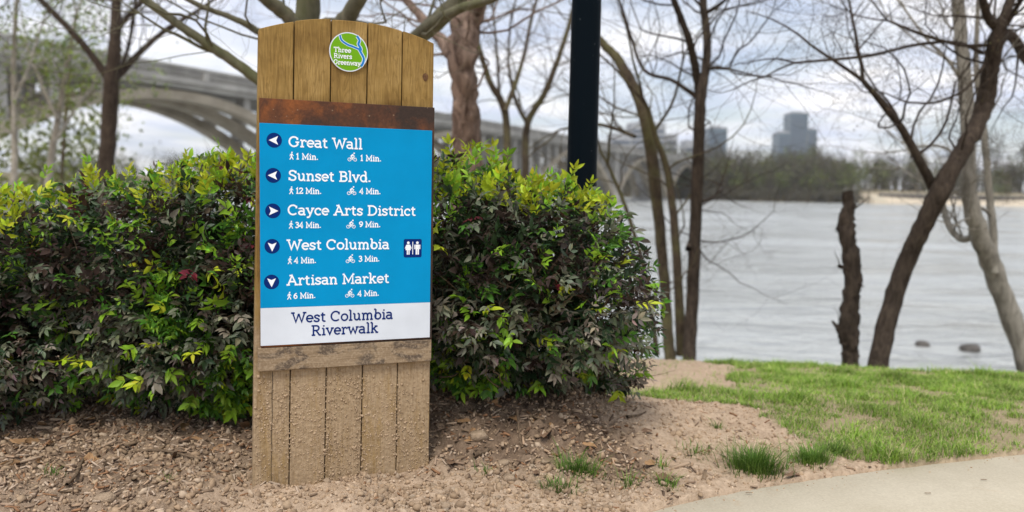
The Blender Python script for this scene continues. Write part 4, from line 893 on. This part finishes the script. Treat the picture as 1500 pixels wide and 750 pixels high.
# single chips, clods, stones and fallen leaves large enough to pick out
def protos(name, n, fn, mat):
    return [mesh_np(name, *fn(k), mat, False, None) for k in range(n)]
def chip_fn(k):
    V = CHV * np.array([1, RNG.uniform(.2, .4), RNG.uniform(.06, .12)]); V = V * RNG.uniform(.8, 1.2, V.shape); return V, BOXF
def stone_fn(k):
    V = IV2 * np.array([1, RNG.uniform(.65, .9), RNG.uniform(.5, .7)]); f = 1 + .55 * (fbm(V[:, 0] * 2.2 + k * 5, V[:, 1] * 2.2 + V[:, 2] * 1.7, k, 4, .65) - .5) * 2; V = V * f[:, None]; V[:, 2] = np.minimum(V[:, 2], .42 + .25 * V[:, 0]); return V, IF2
def leaf_fn(k):
    nx_ = 7; V = []; F = []
    for i_ in range(nx_):
        s_ = i_ / (nx_ - 1); w = .42 * math.sin(math.pi * min(1, .08 + s_ * .92)) ** .7 * (1 + .15 * math.sin(i_ * 2.3 + k)) if s_ < 1 else .02
        for j, q in enumerate((-1, -.5, 0, .5, 1)): V.append((s_ * 2 - 1, q * w, .28 * abs(q) * w + .18 * math.sin(s_ * 3 + k) + .1 * math.sin(q * 3 + k + i_)))
    for i_ in range(nx_ - 1):
        for j in range(4): a = i_ * 5 + j; F.append((a, a + 1, a + 6, a + 5))
    return np.array(V), np.array(F)
M_chips = [simple('wood_chip_a', (0.30, 0.21, 0.14), (0.46, 0.35, 0.25), 60, .9, .4, .002, .1, (.2, 1, 1)), simple('wood_chip_b', (0.14, 0.095, 0.06), (0.28, 0.20, 0.13), 60, .9, .4, .002, .1, (.2, 1, 1))]
M_dead = [simple('dead_leaf_a', (0.24, 0.13, 0.06), (0.40, 0.25, 0.13), 30, .75, .3, .002, .2), simple('dead_leaf_b', (0.12, 0.07, 0.04), (0.22, 0.14, 0.09), 30, .75, .3, .002, .2)]
CH = [mesh_np('wood_chip', *chip_fn(k), M_chips[k % 2]) for k in range(6)]
ST = [mesh_np('soil_clod', *stone_fn(k), M_stone if k % 2 else M_mud, False) for k in range(6)]
DL = [mesh_np('fallen_leaf', *leaf_fn(k), M_dead[k % 2], True) for k in range(5)]
def singles(name, label, cat, group, meshes, x, y, size, zl, tilt=.3):
    n = len(x); R_ = rotmats(n, tilt); z = gz_at(x, y)
    for k in range(n):
        o = link(name, meshes[k % len(meshes)]); M_ = Matrix(R_[k].tolist()).to_4x4(); M_.translation = (x[k], y[k], z[k] + zl * size[k]); o.matrix_world = M_ @ Matrix.Scale(float(size[k]), 4); tag(o, label, cat, group)
x, y = scatter(190, mulw, -1.9, .8, 1.95, 3.0); singles('wood_chip', 'loose splinter of weathered wood mulch lying on the bed', 'wood chip', 'wood chips in the mulch bed', CH, x, y, RNG.uniform(.014, .044, len(x)), .06, .25)
x, y = scatter(240, soilw, -1.8, 1.0, 1.95, 2.95); singles('soil_clod', 'pale lump of dry soil or stone on the bed', 'clod', 'clods on the bed', ST, x, y, .005 + .014 * RNG.beta(1.2, 3.5, len(x)), .25, .5)
x, y = scatter(110, lambda x, y: mulw(x, y) * sstep(2.40, 2.62, y), -2.0, .6, 2.3, 2.9); singles('fallen_leaf', 'curled dry brown leaf lying under the hedge', 'leaf', 'fallen leaves under the hedge', DL, x, y, RNG.uniform(.018, .042, len(x)), .12, .45)
# noticeable single pieces
def lone(name, label, cat, me, px, py, size, rot=(0, 0, 0), zl=.25):
    x_, y_ = on_ground(px, py); o = link(name, me, loc=(x_, y_, float(gz_at(x_, y_)) + (zl - .2) * size)); o.scale = (size,) * 3; o.rotation_euler = rot; tag(o, label, cat); return o
lone('stone', 'largest rounded stone in the bottom left foreground', 'stone', ST[1], 150, 742, .032)
lone('stone', 'small round stone near the left edge, left of the biggest stone', 'stone', ST[3], 54, 722, .022)
lone('stone', 'pale stone in the shade just right of the sign foot', 'stone', ST[5], 700, 648, .036)
lone('stone', 'upright pebble beside the shaded stone right of the sign', 'stone', ST[1], 736, 683, .021)
lone('stone', 'flat pale pinkish stone among crumbs below the sign at right', 'stone', ST[3], 745, 707, .022)
lone('stone', 'tan rounded stone by the left foot of the sign', 'stone', ST[5], 347, 697, .022)
lone('dead_leaf', 'single brown leaf lying on the edge of the concrete path', 'leaf', DL[1], 1163, 702, .030, (0.1, 0, 0.25), .15)
def stick(label, pts, r):
    P = []
    for px, py in pts: x_, y_ = on_ground(px, py); P.append((x_, y_, float(gz_at(x_, y_)) + r * 1.2 + .004))
    sp = smooth_path(P, 5); V, F = tube(sp - sp[0], np.linspace(r, r * .55, len(sp)), 7, lump=.12); o = link('stick', mesh_np('stick', V, F, B_stem, True), loc=sp[0]); tag(o, label, 'stick')
stick('long thin stick lying in front of the left shrubs up to the sign', [(192, 668), (240, 672), (300, 682), (362, 690)], .0055)
stick('stick slanting through the mulch at left', [(98, 716), (112, 702), (122, 686), (132, 676)], .0055)
stick('short thick stick in the crumbs right of the sign', [(694, 680), (706, 675), (720, 670)], .008)
stick('curved stick on the mound below the right shrub', [(757, 622), (760, 640), (764, 662)], .005)
stick('thin stick on the bare soil at the right of the mound', [(918, 624), (936, 614), (946, 606)], .005)
stick('splinter of a branch lying flat on the mound', [(872, 656), (885, 656), (897, 656)], .004)
# bits on the path
for px, py, lb in ((1096, 727, 'dark crumb on the concrete path nearest the bottom edge'), (1358, 728, 'dark bit of bark on the concrete path right of centre'), (1440, 705, 'small dark bit on the concrete path near the right edge')):
    x_, y_ = on_ground(px, py); o = link('bark_bit', CH[1], loc=(x_, y_, float(path_z(x_, y_)) + .008)); o.scale = (.010,) * 3; tag(o, lb, 'bark bit')

# ------------------------------------------------------------------ grass
BT = np.array([[-.5, 0, 0], [.5, 0, 0], [-.36, .12, .55], [.36, .12, .55], [0, .5, 1.0]])
BF = np.array([[0, 1, 3], [0, 3, 2], [2, 3, 4]])
GC = 1.15 * np.array([(0.15, 0.26, 0.035), (0.20, 0.32, 0.05), (0.10, 0.19, 0.03), (0.27, 0.36, 0.08), (0.44, 0.41, 0.20), (0.26, 0.38, 0.055), (0.22, 0.34, 0.04), (0.20, 0.33, 0.035), (0.16, 0.29, 0.03)])
def blades(x, y, h, w, lean, cols, z=None, a=None):
    n = len(x); a = RNG.uniform(0, 2 * math.pi, n) if a is None else a; L_ = BT[None] * np.stack([w, h * lean * 1.6, h], 1)[:, None]
    ca, sa = np.cos(a)[:, None], np.sin(a)[:, None]
    V = np.stack([L_[:, :, 0] * ca - L_[:, :, 1] * sa + x[:, None], L_[:, :, 0] * sa + L_[:, :, 1] * ca + y[:, None], L_[:, :, 2] + (gz_at(x, y) if z is None else z)[:, None] - .003], -1)
    C = cols[RNG.integers(0, len(cols), n)] * RNG.uniform(.75, 1.25, (n, 1)) * (0.62 + 0.75 * fbm(x * 5, y * 5, 91, 3))[:, None]
    return V.reshape(-1, 3), (BF[None] + (np.arange(n) * 5)[:, None, None]).reshape(-1, 3), np.repeat(C, 5, 0)
def lawn_w(x, y):
    d = fbm(x * 2.4, y * 2.4, 61, 3); d2 = fbm(x * 11, y * 11, 71, 2)
    return lawn_mask(x, y) * np.clip(0.22 + 3.6 * (d - 0.43) + 2.4 * (d2 - .5), 0.05, 1)
n0 = 480000; x = RNG.uniform(.2, 4.6, n0); y = RNG.uniform(2.6, 8.0, n0)
keep_ = (RNG.random(n0) < lawn_w(x, y)) & (x < .9 + .72 * y - .6) & (y < y_crest(x) + 1.2); x, y = x[keep_], y[keep_]
hh = (.010 + .030 * RNG.beta(1.6, 3.2, len(x))) * (0.35 + 1.5 * fbm(x * 9, y * 9, 81, 2)) * (1 + 1.0 * sstep(.60, .74, fbm(x * 4.5, y * 4.5, 83, 2))); ww = RNG.uniform(.0018, .0036, len(x)) * (0.7 + .12 * y)
V, F, C = blades(x, y, hh, ww, RNG.uniform(.4, 2.2, len(x)), GC)
tag(link('lawn_grass', mesh_np('lawn_grass', V, F, M_grass, False, C)), 'short patchy green grass between the bed and the river bank', 'grass', kind='stuff')
TGC = np.array([(0.09, 0.19, 0.025), (0.15, 0.27, 0.04), (0.08, 0.16, 0.025), (0.20, 0.31, 0.06)])
def tuft(label, px, py, r, hgt, n, group=None):
    x_, y_ = on_ground(px, py); x = x_ + RNG.normal(0, r * .5, n); y = y_ + RNG.normal(0, r * .42, n); ok = ~inpoly(x, y, PATH); x, y = x[ok], y[ok]; n = len(x)
    V, F, C = blades(x, y, hgt * RNG.uniform(.4, 1.1, n), RNG.uniform(.0018, .0034, n), RNG.uniform(.1, .7, n) + 1.0 * np.hypot(x - x_, y - y_) / r, TGC, a=np.arctan2(-(x - x_), y - y_) + RNG.normal(0, .7, n))
    z_ = float(gz_at(x_, y_)); o = link('grass_tuft', mesh_np('grass_tuft', V - np.array([x_, y_, z_]), F, M_grass, False, C), loc=(x_, y_, z_)); tag(o, label, 'grass tuft', 'grass tufts in the bare soil')
tuft('biggest dense grass tuft beside the concrete path', 1105, 690, .085, .085, 800)
tuft('dense grass tuft right of the biggest tuft by the path', 1190, 682, .060, .060, 560)
tuft('grass tuft right of two dense tufts, joining the lawn edge', 1225, 664, .05, .045, 260)
tuft('loose grass tuft in the soil between mound and path', 848, 698, .065, .060, 330)
tuft('straggly grass tuft below the loose tuft on bare soil', 820, 722, .05, .04, 170)
tuft('sparse grass sprig at the bottom near the path corner', 975, 716, .035, .045, 90)
tuft('wispy grass sprig left of the path corner', 920, 710, .04, .04, 60)
tuft('tiny grass sprig on bare soil above the path', 1050, 630, .022, .04, 40)
tuft('thin grass sprig in front of the lawn edge', 968, 690, .02, .06, 22)
tuft('thin patch of grass left of the biggest tuft', 1020, 668, .07, .03, 110)
tuft('small grass sprig in the mulch at far left', 75, 702, .03, .03, 40)
tuft('single grass sprig in the mulch near the sign', 246, 712, .012, .05, 14)
tuft('faint grass sprig by the stones right of the sign', 712, 698, .03, .03, 40)

# ------------------------------------------------------------------ river rocks
for px, py, Y, sz, lb in ((1352, 507, 20.5, .19, 'small dark rock poking out of the river, left of its pair'), (1420, 514, 19.5, .26, 'flat dark rock poking out of the river, right of its pair')):
    p = at(px, py, Y); f = (CAM[2] - WATER_Z) / (CAM[2] - p[2]); p = CAM + (p - CAM) * f
    V, F = IV2 * np.array([1.15, .8, .62]) * (1 + .75 * (fbm(IV2[:, 0] * 1.6 + sz * 40, IV2[:, 2] * 1.6 + IV2[:, 1], 5, 3) - .5))[:, None], IF2; o = link('river_rock', mesh_np('river_rock', V * sz, F, M_rock, True), loc=(p[0], p[1], WATER_Z + .03)); tag(o, lb, 'rock', 'rocks in the river')

# ------------------------------------------------------------------ arch bridge
bd = np.array([0.4085, 0.9128]); B0 = np.array([-40.6, 65.0]); ang = math.atan2(bd[1], bd[0])
br = empty('arch_bridge', (B0[0], B0[1], 0), ang); tag(br, 'long concrete arch bridge with balustrade crossing the river', 'bridge')
DZ = 10.9; S0, S1 = -68.0, 420.0; HW = 5.5       # local x along the bridge, local -y faces the viewer
link('deck', boxmesh('deck', (S0, S1, -HW, HW, DZ - 2.0, DZ - 1.15), M_bridge), br)
link('kerb_beam', boxmesh('kerb_beam', (S0, S1, -HW - .35, -HW + .1, DZ - 1.55, DZ - 1.05), M_bridge), br)
link('kerb_beam', boxmesh('kerb_beam', (S0, S1, HW - .1, HW + .35, DZ - 1.55, DZ - 1.05), M_bridge), br)
BALV, BALF = box(-.09, .09, -.10, .10, -.36, .36)
for sy in (-1, 1):
    yy = sy * (HW + .12)
    link('handrail', boxmesh('handrail', (S0, S1, yy - .18, yy + .18, DZ - .26, DZ), M_bridge), br)
    ps = np.arange(S0, S1, .36); V = BALV[None] + np.stack([ps, np.full(len(ps), yy), np.full(len(ps), DZ - .65)], 1)[:, None]
    o = link('balusters', mesh_np('balusters', V.reshape(-1, 3), (BALF[None] + (np.arange(len(ps)) * 8)[:, None, None]).reshape(-1, 4), M_bridge), br); o['kind'] = 'stuff'
postm = boxmesh('parapet_post', (-.32, .32, -.26, .26, -.58, .16), M_bridge)
for sy in (-1, 1):
    for s_ in np.arange(S0 + 3, 240, 13.5): link('parapet_post', postm, br, (s_, sy * (HW + .13), DZ - .5))
SPAN = 54.0; first = -13.0 - SPAN
colm = boxmesh('spandrel_column', (-.42, .42, -.55, .55, 0, 1), M_bridge)
for k in range(9):
    a = first + k * SPAN; b_ = a + SPAN; mid = (a + b_) / 2; H0 = -2.2; HC = 7.9; hs = SPAN / 2 - 1.6
    for yy in (-4.3, 0.0, 4.3):
        V = []; F = []; nseg = 32
        for j in range(nseg + 1):
            u = -1 + 2 * j / nseg; xx = mid + u * hs; zz = HC - (HC - H0) * (abs(u) ** 2.05); th = .85 + .7 * u * u
            for dy_, dz_ in ((-.75, 0), (.75, 0), (.75, th), (-.75, th)): V.append((xx, yy + dy_, zz + dz_))
        for j in range(nseg):
            q = 4 * j
            for c_ in range(4): F.append((q + c_, q + 4 + c_, q + 4 + (c_ + 1) % 4, q + (c_ + 1) % 4))
        link('arch_rib', mesh('arch_rib', V, F, M_arch), br)
        if k < 7:
            for j in range(1, 12):
                u = -1 + 2 * j / 12
                if abs(u) < 0.3: continue
                xx = mid + u * hs; zz = HC - (HC - H0) * (abs(u) ** 2.05) + .6
                o = link('spandrel_column', colm, br, (xx, yy, zz)); o.scale = (1, 1, DZ - 2.003 - zz)
    link('pier', boxmesh('pier', (a - 1.7, a + 1.7, -6.0, 6.0, -5.5, 0.4), M_bridge), br); link('pier_shaft', boxmesh('pier_shaft', (a - 1.2, a + 1.2, -5.2, 5.2, .4, DZ - 2.004), M_bridge), br)

# ------------------------------------------------------------------ city beyond
def building(name, label, px0, px1, pytop, Y, mat, depth=40, floors=20, extra=None):
    a = at(px0, 270, Y); c_ = at(px1, 270, Y); tp = at((px0 + px1) / 2, pytop, Y); w = c_[0] - a[0]; gz0 = float(ground((a[0] + c_[0]) / 2, Y)); hgt = tp[2] - gz0
    r = empty(name, ((a[0] + c_[0]) / 2, Y, gz0)); tag(r, label, 'building', 'city buildings on the skyline')
    link('wall', boxmesh('wall', (-w / 2, w / 2, 0, depth, -1, hgt), mat), r); link('roof', boxmesh('roof', (-w / 2 - .4, w / 2 + .4, -.4, depth + .4, hgt, hgt + 1.5), M_block), r)
    if hgt > 60: link('roof_plant', boxmesh('roof_plant', (-w * .28, w * .28, depth * .3, depth * .7, hgt + 1.5, hgt + 4), M_block), r)
    fm = None
    for k in range(floors):
        z = 3 + (hgt - 6) * k / floors
        if fm is None: fm = boxmesh('window_band', (-w / 2 + .8, w / 2 - .8, -.35, .1, 0, (hgt - 6) / floors * .5), M_pane)
        link('window_band', fm, r, (0, 0, z))
    return r
building('office_tower', 'tallest blue-grey office tower on the skyline', 1154, 1179, 166, 1150, M_tower, 32, 24)
building('office_block', 'lower block joined to the left of the tallest tower', 1138, 1153, 195, 1120, M_tower, 30, 12)
building('office_block', 'narrow dark block right of the tallest tower', 1180, 1193, 190, 1180, M_tower, 30, 14)
building('office_block', 'pale blue mid-rise between the fork-topped tree and the tower', 1036, 1062, 188, 1000, M_tower, 30, 12)
building('office_block', 'broad grey block behind the leaning bank tree', 922, 972, 182, 900, M_block, 40, 10)
building('office_block', 'low wide pale block right of the black post', 893, 922, 197, 880, M_block, 40, 7)
building('office_block', 'low grey block right of the broad grey block', 974, 990, 198, 930, M_block, 30, 7)
building('low_block', 'faint low block left of the pale blue mid-rise', 1002, 1020, 207, 1000, M_block, 30, 5)

# ------------------------------------------------------------------ far shore woods
WG = [(0.105, 0.105, 0.06), (0.10, 0.088, 0.068), (0.13, 0.125, 0.07), (0.085, 0.076, 0.060), (0.12, 0.105, 0.08)]
DGN = [(0.038, 0.05, 0.022), (0.05, 0.06, 0.028), (0.07, 0.078, 0.035)]
LGN = [(0.13, 0.155, 0.045), (0.16, 0.185, 0.06), (0.10, 0.12, 0.038)]
def crown_pts(n, w, h, zc, k):
    out = []
    for _ in range(k):
        c_ = np.array([RNG.normal(0, w * .28), RNG.normal(0, w * .28), zc + RNG.normal(0, h * .22)]); r = RNG.uniform(.22, .42)
        p = unit(RNG.normal(0, 1, (n // k, 3))) * (RNG.random((n // k, 1)) ** .45) * np.array([w * r, w * r, h * r]); out.append(p + c_)
    return np.concatenate(out)
def far_tree(name, label, x, y, h, w, cols, n=700, leaf=.55, k=9, lowc=.55, group='trees on the far bank', tr=.021):
    z = float(ground(x, y)); r = empty(name, (x, y, z)); tag(r, label, 'tree', group)
    sp = smooth_path([(0, 0, -.5), (RNG.normal(0, .2), RNG.normal(0, .2), h * .4), (RNG.normal(0, .4), 0, h * .9)], 4); V, F = tube(sp, np.linspace(tr * h, min(.05, tr * h), len(sp)), 6); link('trunk', mesh_np('trunk', V, F, B_brown, True), r)
    tw = []
    for q in range(5): grow(sp[3 + q % 5], np.array([RNG.normal(0, 1), RNG.normal(0, 1), .8]), h * .35, .57 * tr * h, 1, tw, 1)
    V, F = merge([tube(P, rr_, 4) for P, rr_ in tw]); link('branches', mesh_np('branches', V, F, B_brown, True), r)
    P = crown_pts(n, w, h * .75, h * lowc, k); P = P[P[:, 2] > .05 * h]; V, F, C = leaf_cloud(P, leaf, cols); link('crown', mesh_np('crown', V, F, M_farleaf, False, C), r)
    return r
# wood as one mass
Vs, Fs, Cs, o_ = [], [], [], 0; tube_parts = []
def wood_clump(x, y, h, w, cols, n, leaf):
    global o_
    z = float(ground(x, y)); P = crown_pts(n, w, h * .85, h * .5, 8); P = P[P[:, 2] > 0] + np.array([x, y, z]); V, F, C = leaf_cloud(P, leaf, cols); Vs.append(V); Fs.append(F + o_); Cs.append(C); o_ += len(V)
    for q in range(7):
        b0 = np.array([x + RNG.normal(0, w * .3), y + RNG.normal(0, w * .3), z - .4]); tube_parts.append(tube(smooth_path([b0, b0 + [RNG.normal(0, .3), 0, h * .5], b0 + [RNG.normal(0, .8), 0, h * RNG.uniform(.8, 1.1)]], 3), np.linspace(.16, .04, 7), 4))
for q in range(300):
    x_ = RNG.uniform(34, 124) if q < 130 else RNG.uniform(118, 250) if q < 215 else RNG.uniform(-40, 60); back = RNG.random(); y_ = float(y_far(x_)) + 12 + back * 32
    if x_ > 116: y_ += 22
    wood_clump(x_, y_, RNG.uniform(9, 13.5) + back * 3.0, RNG.uniform(7, 12), [WG, WG, LGN if x_ > 118 else WG, DGN if x_ < 60 else WG, LGN][RNG.integers(0, 5)], 460 if x_ < 124 else 300, .85)
for _ in range(70):                                   # undergrowth at the water's edge
    x_ = RNG.uniform(40, 114); wood_clump(x_, float(y_far(x_)) + 9 + RNG.random() * 4, RNG.uniform(3, 6), RNG.uniform(5, 9), WG, 260, .6)
for _ in range(70):
    x_ = RNG.uniform(-420, -40); wood_clump(x_, float(y_far(x_)) + 14 + RNG.random() * 40, RNG.uniform(9, 15), RNG.uniform(8, 14), [WG, LGN, DGN][RNG.integers(0, 3)], 300, .9)
wood = link('far_woodland', mesh_np('far_woodland', np.concatenate(Vs), np.concatenate(Fs), M_farleaf, False, np.concatenate(Cs))); tag(wood, 'budding grey-green wood lining the far river bank', 'woodland', kind='stuff')
V, F = merge(tube_parts); o = link('stems', mesh_np('stems', V, F, B_brown, True), wood); o['kind'] = 'stuff'
def far_at(px, Y): p = at(px, 270, Y); return p[0], Y
for px, Y, h, w, cols, lb in ((1345, 292, 19, 13, LGN, 'large pale green tree standing alone across the river behind the crooked tree'), (1478, 285, 9.5, 11, LGN, 'round bright green bush-like tree on the far lawn at right'), (1095, 284, 14, 11, LGN, 'broad green-budding tree on the far bank left of the tower'), (1212, 282, 10, 9, DGN, 'dark green tree at the end of the far wood beside the beach'), (1060, 285, 12, 9, WG, 'brownish budding tree on the far bank right of the fork-topped tree'), (1160, 284, 11, 10, WG, 'grey-green tree on the far bank below the tower')):
    x_, y_ = far_at(px, Y); far_tree('far_tree', lb, x_, y_, h, w, cols)
for px, Y, h in ((1405, 330, 23), (1447, 322, 25), (1462, 335, 22), (1496, 326, 24), (1515, 330, 25), (1384, 326, 19)):
    x_, y_ = far_at(px, Y); far_tree('far_pine', 'tall thin-trunked pine rising above the far right bank', x_, y_, h, 5.5, DGN, 420, .6, 8, .72, 'pines on the far right bank')
# boat ramp and retaining wall on the far shore
x0, _ = far_at(1262, 286); x1, _ = far_at(1300, 286)
V = np.array([[x0, 276, 0], [x1 - 4, 276, 0], [x1 + 6, 312, 0], [x0 + 12, 312, 0]], float); V[:, 2] = ground(V[:, 0], V[:, 1]) + .35
V = np.concatenate([V, V - [0, 0, .6]]); tag(link('boat_ramp', mesh('boat_ramp', V, [(0, 1, 2, 3), (4, 7, 6, 5), (0, 4, 5, 1), (1, 5, 6, 2), (2, 6, 7, 3), (3, 7, 4, 0)], M_conc)), kind='structure')
xa, _ = far_at(1290, 290); xb, _ = far_at(1540, 290)
wl_ = empty('retaining_wall', ((xa + xb) / 2, 291, float(ground((xa + xb) / 2, 291)))); tag(wl_, 'low dark retaining wall above the sandy far beach', 'wall')
V, F = box(-(xb - xa) / 2, (xb - xa) / 2, -.5, .5, -1, 1.6); link('wall_face', mesh('wall_face', V, F, M_rock), wl_); V, F = box(-(xb - xa) / 2, (xb - xa) / 2, -.65, .65, 1.6, 1.85); link('coping', mesh('coping', V, F, M_bridge), wl_)

# near-bank growth at the left, in front of the bridge
for x_, y_, h, w, cols, lb in ((-11.5, 21, 7.2, 4.0, LGN, 'light green bush on the near bank at the far left'), (-14, 27, 7.2, 5.0, WG, 'grey-green bush on the near bank behind the saplings'), (-9.5, 24, 6.6, 4.5, DGN, 'dark green bush on the near bank right of the saplings'), (-18, 26, 8.0, 5.0, LGN, 'leafy young tree on the near bank cut off by the left edge'), (-6.5, 21, 4.8, 3.6, WG, 'brownish bush low behind the left shrubs'), (-3.4, 20, 2.4, 3.2, WG, 'brownish bush behind the sign on the near bank')):
    far_tree('bank_bush', lb, x_, y_, h, w, cols, 3200, .17, 14, .47, 'bushes on the near bank', .006)

# ------------------------------------------------------------------ haze in the air
hz_ = boxmesh('haze', (-1650, 1650, -65, 1750, -6, 135), None); hm = bpy.data.materials.new('haze'); hm.use_nodes = True; ht = hm.node_tree; ht.nodes.clear()
pv = N(ht, 'ShaderNodeVolumePrincipled', i_Density=0.0002); pv.inputs['Color'].default_value = (0.86, 0.90, 0.97, 1); mo = N(ht, 'ShaderNodeOutputMaterial'); ht.links.new(pv.outputs[0], mo.inputs['Volume'])
hz_.materials.append(hm); tag(link('haze', hz_), 'thin pale haze in the air over the river', 'haze', kind='stuff')
